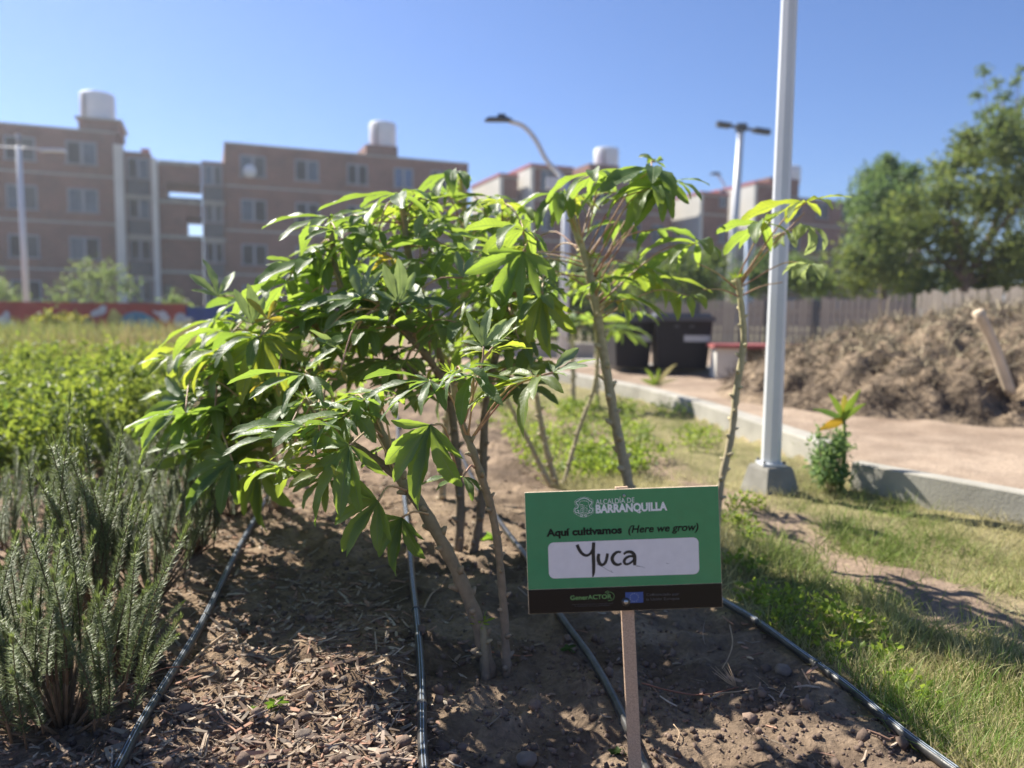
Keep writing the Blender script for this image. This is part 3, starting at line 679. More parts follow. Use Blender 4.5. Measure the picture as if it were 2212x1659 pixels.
# ------------------------------------------------------------------ foliage clouds, trees
def leafcloud(name, blobs, n, size, col0, col1, m, parent=None, flat=.6, gauss=0, shell=.55, kind=None, asp=.5):
    """n folded leaves spread through ellipsoid blobs [(x,y,z,rx,ry,rz)]"""
    B = np.array(blobs, float); vol = (B[:, 3]*B[:, 4]*B[:, 5])**.67; pr = vol/vol.sum(); k = rng.choice(len(B), n, p=pr)
    d = rng.normal(size=(n, 3)); d /= np.linalg.norm(d, axis=1)[:, None]; r = rng.uniform(shell, 1, n)**.6
    if gauss: r = np.abs(rng.normal(0, gauss, n)); r = np.where(r > 1.5, r*.5, r)
    c_ = B[k, :3] + d*B[k, 3:6]*r[:, None]
    a_ = rng.normal(size=(n, 3)); a_[:, 2] -= .25; a_ /= np.linalg.norm(a_, axis=1)[:, None]
    b_ = np.cross(a_, rng.normal(size=(n, 3))); b_ /= np.linalg.norm(b_, axis=1)[:, None]; nn_ = np.cross(a_, b_)
    s = size*rng.uniform(.6, 1.35, n)[:, None]
    V = np.stack([c_-a_*s, c_+b_*s*asp+nn_*s*.15, c_+a_*s, c_-b_*s*asp+nn_*s*.15], 1).reshape(-1, 3)
    i0 = np.arange(n)*4; F = np.concatenate([np.stack([i0, i0+1, i0+2], 1), np.stack([i0, i0+2, i0+3], 1)])
    t = np.clip(rng.normal(.5, .28, n) , 0, 1)[:, None]; t = .6*t + .4*rng.uniform(0, 1, len(B))[k][:, None]
    C = np.repeat(np.array(col0)*(1-t)+np.array(col1)*t, 4, axis=0)
    o = link(name, npmesh(name, V, F, C, smooth=False), m, parent)
    if kind: o['kind'] = kind
    return o
def tree(name, label, cat, basep, blobs, n, size, c0, c1, limbs=9, tr=.15, group=None, shell=.45, m=None, gauss=.72):
    root = empty(name, basep); tag(root, label, cat, group); b0 = Vector(basep)
    rel = [(b[0]-b0.x, b[1]-b0.y, b[2]-b0.z, *b[3:]) for b in blobs]
    q = MB(); cz = sum(b[2] for b in rel)/len(rel)
    top = Vector((sum(b[0] for b in rel)/len(rel), sum(b[1] for b in rel)/len(rel), cz))
    mid = Vector((top.x*.3, top.y*.3, cz*.45))
    q.tube(smooth_path([(0, 0, -.05), mid, top], 4), [tr*(1-.07*i) for i in range(9)], 9); q.build('trunk', M['trunk'], root)
    for b in sorted(rel, key=lambda b: -b[3])[:limbs]:
        q = MB(); s = mid.lerp(top, random.uniform(0, .6)); e = Vector(b[:3]); q.tube(smooth_path([s, s.lerp(e, .5)+Vector((random.uniform(-.2, .2), 0, .1))*e.length*.1, e], 3), [tr*.45, tr*.4, tr*.35, tr*.3, tr*.24, tr*.18, tr*.1], 6); q.build('limb', M['trunk'], root)
    leafcloud('crown', rel, n, size, c0, c1, m or M['tree'], root, shell=shell, gauss=gauss)
    return root
def pblobs(lst, Y, dy=1.0):
    out = []
    for px, py, r in lst:
        p = P(px, py, Y+random.uniform(-dy, dy)); rr = r*1.12/FPX*Y; out.append((p.x, p.y, p.z, rr, rr, rr*.85))
    return out
random.seed(11)
bl = [(1850, 560, 45), (1880, 500, 40), (1850, 610, 40), (1920, 580, 55), (1960, 500, 55), (1990, 610, 60), (2040, 420, 50), (2060, 520, 60), (2090, 340, 45), (2130, 430, 65), (2170, 320, 50), (2190, 550, 70),
      (2240, 400, 80), (2130, 610, 60), (2040, 370, 34), (1960, 440, 34), (2070, 600, 50), (2300, 500, 90), (2230, 300, 55), (2010, 480, 40), (2160, 270, 40), (2090, 300, 28), (2260, 620, 70)]
bp0 = P(2090, 700, 21); bp0.z = 0
tree('broadleaf_tree', 'big green tree at the right edge behind the picket fence', 'tree', bp0, pblobs(bl, 21, 1.2), 42000, .075, (.55, .7, .6), (1.6, 1.35, .8), 12, .2, shell=.15)
bl = [(1880, 390, 30), (1915, 365, 28), (1950, 400, 38), (1900, 430, 42), (1945, 450, 42), (1850, 440, 28), (1870, 470, 34), (1930, 500, 44), (1880, 530, 40), (1970, 370, 18), (1920, 345, 14)]
bp0 = P(1905, 690, 24); bp0.z = 0
tree('broadleaf_tree', 'smaller bluish green tree in front of the far block, left of the big tree', 'tree', bp0, pblobs(bl, 24, .8), 16000, .075, (.6, .8, .85), (1.2, 1.25, .9), 8, .14, shell=.15)
bl = [(2125, 150, 13), (2150, 180, 12), (2110, 205, 12), (2170, 210, 14), (2195, 175, 10), (2140, 235, 12), (2190, 240, 12), (2120, 250, 10), (2205, 150, 8), (2215, 215, 14), (2160, 265, 18), (2200, 270, 16)]
bp0 = P(2180, 690, 26); bp0.z = 0
tree('sparse_tree', 'tall thin-leaved tree whose sparse top rises above the big tree', 'tree', bp0, pblobs(bl, 26, .5), 1100, .075, (.6, .8, .6), (1.3, 1.2, .8), 12, .05, gauss=1.1)
# hedges and bushes further left
def bush(label, lst, Y, n, size, c0, c1, nm='bush', cat='bush', dy=.5, m=None):
    bp1 = P(lst[0][0], 700, Y); bp1.z = 0
    return tree(nm, label, cat, bp1, pblobs(lst, Y, dy), n, size, c0, c1, 5, .05, m=m)
bush('grey green shrub with sparse leaves before the leftmost block', [(200, 600, 40), (160, 620, 34), (240, 590, 36), (220, 640, 38), (130, 650, 30), (270, 620, 30), (180, 570, 20)], 26, 1500, .07, (.6, .8, .7), (1.3, 1.2, .9), 'shrub', 'shrub')
bush('small pale shrub in front of the pilaster left of the stairwell', [(375, 648, 22), (360, 662, 22), (395, 668, 24)], 26, 500, .065, (.7, .9, .7), (1.4, 1.3, .9), 'shrub', 'shrub')
bush('dark shrub with red flowers at the left edge, behind the post', [(15, 640, 30), (-30, 620, 40), (40, 655, 20)], 27, 1300, .07, (.6, .8, .7), (1.3, 1.2, .9), 'shrub', 'shrub')
bush('dim green hedge behind the bent lamp post', [(1130, 620, 40), (1180, 600, 44), (1230, 640, 50), (1290, 610, 44), (1330, 660, 40), (1150, 690, 50), (1220, 710, 46), (1290, 700, 46), (1090, 680, 50), (1250, 585, 26)], 17, 9000, .065, (.45, .6, .5), (1.1, 1.1, .7), 'hedge', 'hedge')
bush('green bush behind the fence, left of the T-shaped lamp', [(1500, 590, 44), (1450, 600, 44), (1540, 560, 30), (1400, 620, 40), (1520, 630, 40), (1470, 560, 26), (1380, 580, 30)], 22, 6500, .075, (.6, .75, .5), (1.4, 1.3, .8))
bush('dark bush behind the fence between the lamp pole and the near mast', [(1640, 600, 40), (1690, 590, 40), (1740, 600, 44), (1600, 610, 36), (1780, 615, 34), (1650, 560, 24), (1720, 570, 22)], 23, 6500, .075, (.4, .6, .5), (1.1, 1.1, .7))
bush('yellow green plant with broad leaves before the mural wall', [(110, 690, 24), (90, 705, 22), (140, 700, 24), (165, 690, 16)], 19.5, 420, .1, (.7, .8, .4), (2.4, 1.6, .5), 'garden_plant', 'plant', .3)

# ------------------------------------------------------------------ herb bed (mass of soft green plants), dry grass behind it
def sample_poly(poly, n, ymin, ymax, pw=1.6):
    """points in a ground polygon, denser near the camera"""
    xs_ = [p[0] for p in poly]; out = np.zeros((0, 2)); x0_, x1_ = min(xs_), max(xs_)
    while len(out) < n:
        t = rng.uniform(0, 1, n*4); a_ = 1-pw; y = (ymin**a_ + t*(ymax**a_-ymin**a_))**(1/a_); x = rng.uniform(-1, 1, n*4)*(y*.85+.5)
        x = x[:]; k = np_inpoly(x, y, poly); out = np.concatenate([out, np.stack([x[k], y[k]], 1)])
    return out[:n]
pts = sample_poly(HERB, 800, 3.0, 9.0, 1.9)
blobs = []
for x, y in pts:
    h = .30+.14*float(vnoise(np.array([x*1.1]), np.array([y*1.1]), 3)[0]) + random.choice([-.12, -.06, 0, .04, .1])+random.uniform(-.03, .05)
    e = min(1, max(.35, (y-3.0)/.8)); h *= .62+.38*e
    for zf in (.3, .62, .9):
        r = random.uniform(.08, .15)*(1.1-zf*.4); blobs.append((x+random.uniform(-.06, .06), y+random.uniform(-.06, .06), h*zf, r, r, r*1.1))
leafcloud('herb_bed', blobs, 80000, .021, (.5, .62, .5), (1.7, 1.5, .85), M['herb'], kind='stuff', gauss=.62, asp=.45)['label'] = 'bright green bed of soft leafy herbs at the left'
pts = sample_poly(HERB, 9000, 7.5, 14.5, 1.2)
d = rand_dir(len(pts), 3.2); yel = (np.clip(fbm(pts[:, 0]*.5, pts[:, 1]*.5, 2, 90)*1.6-.3+(pts[:, 0]+5)*.12, 0, 1))[:, None]
cc = (np.array([.9, 1.25, .6])*(1-yel)+np.array([1.35, 1.2, 1.15])*yel)*rng.uniform(.7, 1.3, (len(pts), 1))
o = blades('dry_grass', np.column_stack([pts, np.zeros(len(pts))]), d, rng.uniform(.3, .62, len(pts)), rng.uniform(.008, .02, len(pts)), rng.uniform(-.3, .3, len(pts)), cc, M['drygrass']); o['kind'] = 'stuff'; o['label'] = 'tan seeding grass beyond the herbs'

# ------------------------------------------------------------------ grass verge
def grass_patch(name, n, y0, y1, xr, lenr, wid, colfn, pw=2.0, accept=None, up=1.3):
    a_ = 1-pw; t = rng.uniform(0, 1, n*6); y = (y0**a_ + t*(y1**a_-y0**a_))**(1/a_); x = rng.uniform(-.25, .95, n*6)*(y+.2)*xr
    k = (x > bed_edge_x(y)+.02) & (y < kerb_y(x)-.03)
    k &= rng.uniform(0, 1, len(x)) < accept(x, y)
    x, y = x[k][:n], y[k][:n]; n = len(x)
    z = height(x, y); L_ = rng.uniform(*lenr, n)*(.55+.9*fbm(x*4, y*4, 2, 12)); d = rand_dir(n, up)
    o = blades(name, np.stack([x, y, z-.004], 1), d, L_, wid*rng.uniform(.6, 1.3, n), rng.uniform(-.7, .7, n), colfn(x, y, n), M['grass'], segs=3); o['kind'] = 'stuff'; return o
def gcol(x, y, n):
    g = np.array([.23, .31, .07]); yv = np.array([.58, .52, .27]); k = np.clip((fbm(x*2.2, y*2.2, 3, 91)-.42)*3.0+.30+rng.normal(0, .22, n), 0, 1)[:, None]
    return (g*(1-k)+yv*k)*rng.uniform(.7, 1.3, (n, 1))
def acc(x, y): return np.clip(1.05-bare(x, y)*1.02, .03, 1)*np.clip((fbm(x*3, y*3, 3, 13)-.25)*3, .15, 1)
grass_patch('grass', 56000, .95, 7.5, 1.0, (.025, .075), .0016, gcol, 1.9, acc)['label'] = 'patchy green and straw coloured grass of the verge'
def accn(x, y):
    c0 = gxy(2050, 1560); c1 = gxy(1850, 1420)
    return np.clip(1.6-np.hypot((x-c0[0]-.12)/.42, (y-c0[1])/.22)*1.2, 0, 1)
def gcol2(x, y, n): return np.array([.18, .29, .06])*rng.uniform(.6, 1.4, (n, 1))+np.array([.05, .03, 0])*rng.uniform(0, 1, (n, 1))
grass_patch('lush_grass', 9000, .85, 1.8, 1.05, (.04, .10), .0014, gcol2, 1.5, accn, 1.5)['label'] = 'lush tuft of long green grass beside the right hose'
# broad-leaved weeds
def weeds(name, centres, n, size, label, zmax=.06):
    B = []
    for (x, y, r) in centres: B.append((x, y, hz(x, y)+zmax*.5, r, r, zmax*.6))
    o = leafcloud(name, B, n, size, (.9, 1, .7), (1.6, 1.5, .8), M['herb'], kind='stuff', shell=0, asp=.6); o['label'] = label; return o
cs = []
for px, py, r in [(1640, 1290, .07), (1700, 1320, .08), (1780, 1350, .08), (1850, 1390, .07), (1740, 1390, .05), (1610, 1240, .07), (1900, 1440, .05), (1590, 1150, .08), (1610, 1100, .1), (1620, 1180, .06), (1950, 1500, .04), (1985, 1540, .04), (1800, 1440, .04), (1680, 1360, .05)]:
    g = G(px, py); cs.append((g.x, g.y, r))
weeds('weeds', cs, 1700, .009, 'low broad-leaved weeds along the right hose')
cs = [(G(px, py).x+random.uniform(-.25, .25), G(px, py).y+random.uniform(-.3, .3), r*random.uniform(.25, .8)) for _ in range(7) for px, py, r in [(1180, 960, .2), (1230, 1000, .22), (1290, 1010, .18), (1130, 920, .2), (1400, 1020, .15), (1450, 960, .2), (1300, 930, .15), (1400, 900, .2), (1100, 870, .25), (1240, 900, .2)]]
weeds('ground_cover', cs, 7000, .012, 'green ground cover behind the sign', .13)
# weed bush and yellow-leaved seedling next to the kerb gap
def stalkplant(name, label, cat, base, blades_, stemtop=None):
    root = empty(name, base); tag(root, label, cat)
    for (dx, dy, dz, L_, w, colr) in blades_:
        d = Vector((dx, dy, dz)).normalized(); s_ = d.cross(Vector((0, 1, 0))).normalized(); n_ = 6; V = []
        st = Vector((0, 0, (stemtop or 0)))
        for k_ in range(n_+1):
            t = k_/n_; c_ = st + d*L_*t + Vector((dx, dy, 0))*L_*.15*t*t - Vector((0, 0, 1))*L_*.15*t**3; ww = w*math.sin(math.pi*min(.97, .12+t*.88))**.8
            V += [c_-s_*ww, c_+Vector((0, .15*w, -.3*w)), c_+s_*ww]
        q = MB(); q.add(V, [f for k_ in range(n_) for f in ((3*k_, 3*k_+1, 3*k_+4, 3*k_+3), (3*k_+1, 3*k_+2, 3*k_+5, 3*k_+4))], 0, colr, True); q.build('leaf', M['grass'], root)
    if stemtop:
        q = MB(); q.tube([(0, 0, -.02), (.01, 0, stemtop*.5), (0, 0, stemtop)], [.012, .01, .007], 7, cols=[(.2, .25, .06)]*3); q.build('stem', M['bark'], root)
    return root
g = G(1815, 1062)
yg = (.30, .42, .05); yy = (.75, .45, .04)
stalkplant('young_corn_plant', 'young plant with upright blades and one yellow leaf beside the kerb gap', 'plant', (g.x, g.y, 0),
           [(-.45, 0, 1, .15, .013, yg), (-.8, .1, .45, .13, .013, (.2, .33, .06)), (.35, 0, 1, .17, .014, yg), (.6, 0, .7, .12, .012, yg), (.02, .1, 1, .13, .016, (.6, .5, .08)), (-.9, -.1, -.25, .10, .02, yy), (.1, -.2, 1, .12, .012, yg)], .31)
g2 = G(1795, 1065)
wb_ = empty('weed_bush', (g2.x, g2.y, 0)); tag(wb_, 'grey green weed clump at the gap in the kerb', 'weed')
leafcloud('foliage', [(random.uniform(-.055, .055), random.uniform(-.04, .08), z_, .045, .045, .05) for z_ in [.05, .07, .1, .12, .14, .16, .18, .2, .22, .24, .06, .09, .15] for _ in (0, 1)], 1900, .012, (.8, 1.05, 1.1), (1.7, 1.8, 1.4), M['tree'], wb_, gauss=.8)
for k_ in range(7):
    q = MB(); q.tube([(0, 0, -.02), (random.uniform(-.08, .08), random.uniform(-.03, .05), random.uniform(.12, .24))], .002, 5); q.build('stem', M['rosemary_wood'], wb_)
g = G(1418, 852)
stalkplant('maize_seedling', 'small pale seedling in front of the black bins', 'plant', (g.x, g.y, .08), [(-.5, 0, 1, .22, .02, yg), (.6, 0, 1, .3, .022, (.5, .45, .2)), (.1, .1, 1, .2, .02, yg), (-.8, 0, .5, .16, .02, yg), (.9, 0, .5, .2, .018, (.5, .45, .25))])

# ------------------------------------------------------------------ mulch chips, clods
n = 30000
a_ = 1-2.0; t = rng.uniform(0, 1, n); y = (.92**a_ + t*(4.5**a_-.92**a_))**(1/a_); x = rng.uniform(-.95, .95, n)*(y*.8+.25)
hx = np.interp(y, [gxy(*p)[1] for p in HOSE_PX[2]], [gxy(*p)[0] for p in HOSE_PX[2]])
dens = np.clip((hx-x)/.10+.4, .07, 1)*np.clip(fbm(x*4, y*4, 3, 14)*2.4-.5, .12, 1)
k = (rng.uniform(0, 1, n) < dens) & (x < bed_edge_x(y)); x, y = x[k], y[k]; n = len(x)
z = height(x, y)+rng.uniform(-.001, .004, n)
az = rng.uniform(0, 2*np.pi, n); el = rng.normal(0, .22, n)
d = np.stack([np.cos(az)*np.cos(el), np.sin(az)*np.cos(el), np.sin(el)], 1); Ls = rng.lognormal(math.log(.0115), .55, n).clip(.004, .045); Ws = rng.uniform(.001, .0045, n); Ts = rng.uniform(.0005, .0014, n)
s_ = np.cross(d, rng.normal(0, .35, (n, 3))+[0, 0, 1]); s_ /= np.linalg.norm(s_, axis=1)[:, None]; n_ = np.cross(s_, d)
c0 = np.stack([x, y, z+.002], 1); bw = rng.uniform(-.25, .25, n)
V = []
for tt_ in (-1, 0, 1):
    cc_ = c0+d*(Ls*tt_)[:, None]+n_*(Ls*bw*(tt_*tt_))[:, None]; wv = Ws*(1 if tt_ == 0 else rng.uniform(.35, .9, n))
    for ss, nn in ((-1, -1), (1, -1), (1, 1), (-1, 1)): V.append(cc_+s_*(wv*ss)[:, None]+n_*(Ts*nn)[:, None])
V = np.stack(V, 1).reshape(-1, 3); i0 = np.arange(n)*12; F = []
for sg in (0, 4):
    for j in range(4): F.append(np.stack([i0+sg+j, i0+sg+(j+1) % 4, i0+sg+4+(j+1) % 4, i0+sg+4+j], 1))
F.append(np.stack([i0+3, i0+2, i0+1, i0], 1)); F.append(np.stack([i0+8, i0+9, i0+10, i0+11], 1))
pal = np.array([[.44, .34, .25], [.33, .23, .16], [.55, .45, .34], [.25, .18, .135], [.4, .31, .24], [.44, .26, .18]]); C = pal[rng.integers(0, 6, n)]*rng.uniform(.55, 1.15, (n, 1))
o = link('wood_chip_mulch', npmesh('wood_chip_mulch', V, np.concatenate(F), np.repeat(C, 12, axis=0), smooth=False), M['chip']); tag(o, 'shredded wood mulch covering the left half of the bed', kind='stuff')
n = 2600
t = rng.uniform(0, 1, n); y = (.92**a_ + t*(3.6**a_-.92**a_))**(1/a_); x = rng.uniform(-.9, .9, n)*(y*.8+.2); hx = np.interp(y, [gxy(*p)[1] for p in HOSE_PX[2]], [gxy(*p)[0] for p in HOSE_PX[2]])
k = (x < bed_edge_x(y)) & (rng.uniform(0, 1, n) < np.clip((hx-x)/.1+.5, .12, 1)); x, y = x[k], y[k]; n = len(x); az = rng.uniform(0, 6.28, n); el = rng.normal(.08, .12, n)
o = blades('straw_litter', np.stack([x, y, height(x, y)+.003], 1), np.stack([np.cos(az)*np.cos(el), np.sin(az)*np.cos(el), np.sin(el)], 1), rng.uniform(.02, .075, n), rng.uniform(.0006, .0016, n), rng.uniform(-.5, .5, n), np.array([.52, .41, .29])*rng.uniform(.5, 1.2, (n, 1)), M['straw'], segs=4); tag(o, 'thin dry straws scattered over the mulch', kind='stuff')
# clods
ico_v = []; ico_f = []
import bmesh
bm = bmesh.new(); bmesh.ops.create_icosphere(bm, subdivisions=1, radius=1); ico_v = np.array([v.co[:] for v in bm.verts]); ico_f = np.array([[v.index for v in f.verts] for f in bm.faces]); bm.free()
n = 11000
t = rng.uniform(0, 1, n*3); y = (.92**a_ + t*(4.0**a_-.92**a_))**(1/a_); x = rng.uniform(-.8, .95, n*3)*(y*.85+.1); k = (x < bed_edge_x(y)) & (rng.uniform(0, 1, n*3) < np.clip(fbm(x*6, y*6, 3, 15)*3-1.0, .05, 1)); x, y = x[k][:n], y[k][:n]; n = len(x)
r = rng.lognormal(math.log(.0026), .6, n).clip(.001, .014)
V = ico_v[None]*(1+rng.normal(0, .18, (n, len(ico_v), 1)))*(r[:, None]*np.ones(3)*rng.uniform(.65, 1.2, (n, 3)))[:, None, :] + np.stack([x, y, height(x, y)+r*.3], 1)[:, None, :]
F = (ico_f[None]+(np.arange(n)*len(ico_v))[:, None, None]).reshape(-1, 3)
C = (np.array([.21, .15, .115])*rng.uniform(.6, 1.3, (n, 1)))
tag(link('soil_clods', npmesh('soil_clods', V.reshape(-1, 3), F, np.repeat(C, len(ico_v), axis=0)), M['clod']), 'loose crumbs of dry soil over the bed', kind='stuff')

# ------------------------------------------------------------------ hoses
HL = {1: 'black drip hose at the left, between the rosemary and the mulch', 2: 'black drip hose left of the near cassava stems, with pale stripes', 3: 'black drip hose passing behind the sign stake', 4: 'black drip hose at the right, along the edge of the grass'}
rh = .0088
for k_, pl in HOSE_PX.items():
    pts = [G(*p) for p in pl]; e = pts[0]*2-pts[1]; pts = [e]+pts; sp = smooth_path(pts, 6)
    out = []
    for i, p in enumerate(sp):
        hh = max(hz(p.x+dx, p.y+dy) for dx in (-.006, 0, .006) for dy in (-.02, 0, .02)); out.append(Vector((p.x+.002*math.sin(i*.35+k_), p.y, hh)))
    zs = [p.z for p in out]; zs = [max(zs[max(0, i-1):i+2]) for i in range(len(zs))]; zs = [sum(zs[max(0, i-4):i+5])/len(zs[max(0, i-4):i+5]) for i in range(len(zs))]; zs = [sum(zs[max(0, i-3):i+4])/len(zs[max(0, i-3):i+4]) for i in range(len(zs))]
    out = [Vector((p.x, p.y, z_+rh*.75)) for p, z_ in zip(out, zs)]
    q = MB(); q.tube(smooth_path(out, 2), rh, 14); ho = q.build('drip_hose', M['hose']); tag(ho, HL[k_], 'hose', 'drip hoses on the bed')
    if k_ in (1, 2, 4):
        for sg in (-.35, .25):
            q = MB(); L2 = [Vector((p.x+rh*math.sin(sg), p.y, p.z+rh*math.cos(sg))) for p in out]; q.tube(smooth_path(L2, 2), .0008, 5); q.build('stripe', M['stripe'], ho)
    for j in range(4, len(out)-6, 9):
        if k_ == 3: continue
        p = out[j]; t_ = (out[j+1]-out[j]).normalized()
        q = MB(); q.tube([p-t_*.006, p+t_*.006], rh*1.12, 12); q.build('emitter', M['hose'], ho)

# ------------------------------------------------------------------ stones, twigs
def stone(label, px, py, r, seed):
    g = G(px, py); rr = np.random.default_rng(seed); bm = bmesh.new(); bmesh.ops.create_icosphere(bm, subdivisions=3, radius=r)
    o1 = rr.uniform(0, 9, 3)
    for v in bm.verts:
        nrm = v.co/r; k_ = 1+.45*(float(fbm(np.array([nrm.x*1.7+o1[0]+nrm.z]), np.array([nrm.y*1.7+o1[1]-nrm.z]), 3, seed)[0])-.5)
        v.co = Vector((v.co.x*k_*1.15, v.co.y*k_, v.co.z*k_*.75))
    me = bpy.data.meshes.new('stone'); bm.to_mesh(me); bm.free()
    for p in me.polygons: p.use_smooth = True
    o = link('stone', me, M['soilstone']); o.location = (g.x, g.y, hz(g.x, g.y)+r*.35); o.rotation_euler = (0, 0, rr.uniform(0, 6)); tag(o, label, 'stone')
stone('dark stone at the bottom edge, left of the sign stake', 1138, 1640, .016, 3)
stone('dark round stone on the mulch near the bottom, left of the middle hose', 655, 1588, .015, 4)
stone('small pale stone in the mulch beside the middle hose', 743, 1478, .007, 5)
stone('brown clod beside the right hose', 1690, 1462, .016, 6)
stone('flat clod near the middle hose, bottom left of it', 800, 1600, .012, 8)
stone('tiny pale pebble right of the middle hose near the bottom', 980, 1622, .006, 9)
stone('small pale pebble by the seedling, left of the hose behind the stake', 1243, 1422, .006, 10)
stone('pinkish pebble on the bare soil right of the stake', 1448, 1488, .005, 12)
def twig(label, pts, r, m='twig', nm='twig', lift=.004):
    P3 = []
    for px, py, *dz in pts:
        g = G(px, py); z_ = hz(g.x, g.y)+lift+(dz[0] if dz else 0); P3.append(Vector((g.x, g.y, z_)))
    sp = smooth_path(P3, 4); q = MB(); k_ = len(sp); q.tube(sp, [r*(1-.5*i/k_) for i in range(k_)], 6); tag(q.build(nm, M[m]), label, 'twig')
twig('long reddish dead stalk lying on the soil right of the stake', [(1385, 1478), (1450, 1490), (1520, 1497), (1595, 1490)], .002, 'twig_red', lift=.008)
twig('pale crooked root lying right of the red stalk', [(1540, 1497), (1600, 1502), (1660, 1498), (1700, 1512), (1730, 1530)], .0015)
twig('upright curved dry stalk right of the stake', [(1575, 1385, .05), (1582, 1400, .035), (1575, 1425, .012), (1560, 1440)], .0018)
twig('thin straw standing at the bottom left of the middle hose', [(600, 1590, .01), (596, 1620, .005), (590, 1662)], .0014)
twig('reddish straw lying across the left hose', [(250, 1508), (310, 1490, .012), (350, 1482, .018), (398, 1474, .012)], .0016, 'twig_red', lift=.01)
twig('brown dry stem beside the rosemary bush', [(210, 1560), (260, 1545), (310, 1520), (335, 1500)], .004)
twig('dead stalk lying at the base of the near cassava', [(1010, 1408), (1060, 1412), (1120, 1416), (1150, 1415)], .002, 'twig_red', lift=.008)
twig('long dry stick lying on the mulch behind the near stems', [(912, 1330), (930, 1300), (950, 1265), (965, 1250)], .003)
twig('forked straw on the mulch left of the middle hose', [(820, 1430), (850, 1450), (880, 1475)], .0018)
twig('curled pale strip of bark by the left hose', [(420, 1430), (450, 1400, .01), (500, 1385, .012), (520, 1380)], .004)
twig('curly thin root right of the stake near the bottom', [(1455, 1565, .01), (1468, 1580, .006), (1458, 1605), (1445, 1612)], .0012)
for sx, sy in ((1558, 1450), (1567, 1446), (1580, 1444), (1592, 1448), (1550, 1458)):
    pass
root = empty('dry_grass_tuft', G(1590, 1490)); tag(root, 'small fan of dry pale grass blades on the bare soil', 'dry grass')
for k_ in range(8):
    an = R(105+k_*8+random.uniform(-4, 4)); L_ = random.uniform(.03, .06); q = MB(); q.tube([(0, 0, .006), (math.cos(an)*L_*.5, -.005, .012+math.sin(an)*L_*.35), (math.cos(an)*L_, 0.02, .014+math.sin(an)*L_*.7)], [.0012, .001, .0003], 5); q.build('blade', M['twig'], root)
# seedlings
def seedling(label, px, py, s, nl, colr):
    g = G(px, py); bl_ = []
    for k_ in range(nl):
        an = 2*math.pi*k_/nl+random.uniform(-.4, .4); bl_.append((math.cos(an), math.sin(an), random.uniform(.3, .9), s*random.uniform(.7, 1.1), s*.28, colr))
    stalkplant('seedling', label, 'seedling', (g.x, g.y, hz(g.x, g.y)), bl_)
seedling('small green seedling left of the hose behind the stake', 1226, 1408, .022, 6, (.1, .17, .05))
seedling('bright tiny weed on the mulch near the bottom', 598, 1545, .02, 8, (.25, .4, .05))
seedling('sparse bright weed on the mulch, left of the tiny bright one', 540, 1565, .016, 7, (.25, .4, .05))
seedling('grassy seedling on the soil between the middle hoses near the bottom', 1335, 1620, .018, 7, (.08, .13, .04))
seedling('bright yellow green weed behind the near cassava stems', 1060, 1160, .05, 7, (.3, .5, .05))

# ------------------------------------------------------------------ rosemary
def sprig_mesh(L_, seed, n=170):
    r_ = np.random.default_rng(seed); k = 7; ts = np.linspace(0, 1, k); bend = r_.uniform(-.28, .28, 2)
    cen = np.stack([bend[0]*L_*ts**2, bend[1]*L_*ts**2, L_*ts], 1)
    q = MB(); q.tube([Vector(c_) for c_ in cen], [.0022*(1-.75*t_) for t_ in ts], 5, 1)
    n = int(n*2.3*L_/.2); t = np.sort(r_.uniform(.12, 1, n)); c_ = np.stack([bend[0]*L_*t**2, bend[1]*L_*t**2, L_*t], 1)
    az = np.arange(n)*2.4+r_.uniform(-.4, .4, n); el = np.where(t > .93, 1.2, r_.uniform(.15, .85, n)); l = r_.uniform(.011, .018, n)*(1-.35*np.abs(t-.5)*1.2); w = .0010
    d = np.stack([np.cos(az)*np.cos(el), np.sin(az)*np.cos(el), np.sin(el)], 1); s_ = np.stack([-np.sin(az), np.cos(az), 0*az], 1)
    for i in range(n):
        b0 = c_[i]; m_ = b0+d[i]*l[i]*.55+[0, 0, -.0006]; e = b0+d[i]*l[i]+np.array([0, 0, .15*l[i]])
        g_ = r_.uniform(.65, 1.35); col = (g_*1.0+(.35 if t[i] > .9 else 0), g_*1.0+(.35 if t[i] > .9 else 0), g_)
        q.add([b0-s_[i]*w*.5, b0+s_[i]*w*.5, m_+s_[i]*w, e, m_-s_[i]*w], [(0, 1, 2, 4), (4, 2, 3)], 0, col)
    me_o = q.build('sprig', [M['rosemary'], M['rosemary_wood']]); me = me_o.data; bpy.data.objects.remove(me_o); return me
SPR = [sprig_mesh(L_, 100+i, 190) for i, L_ in enumerate([.16, .2, .24, .28, .22, .18])]
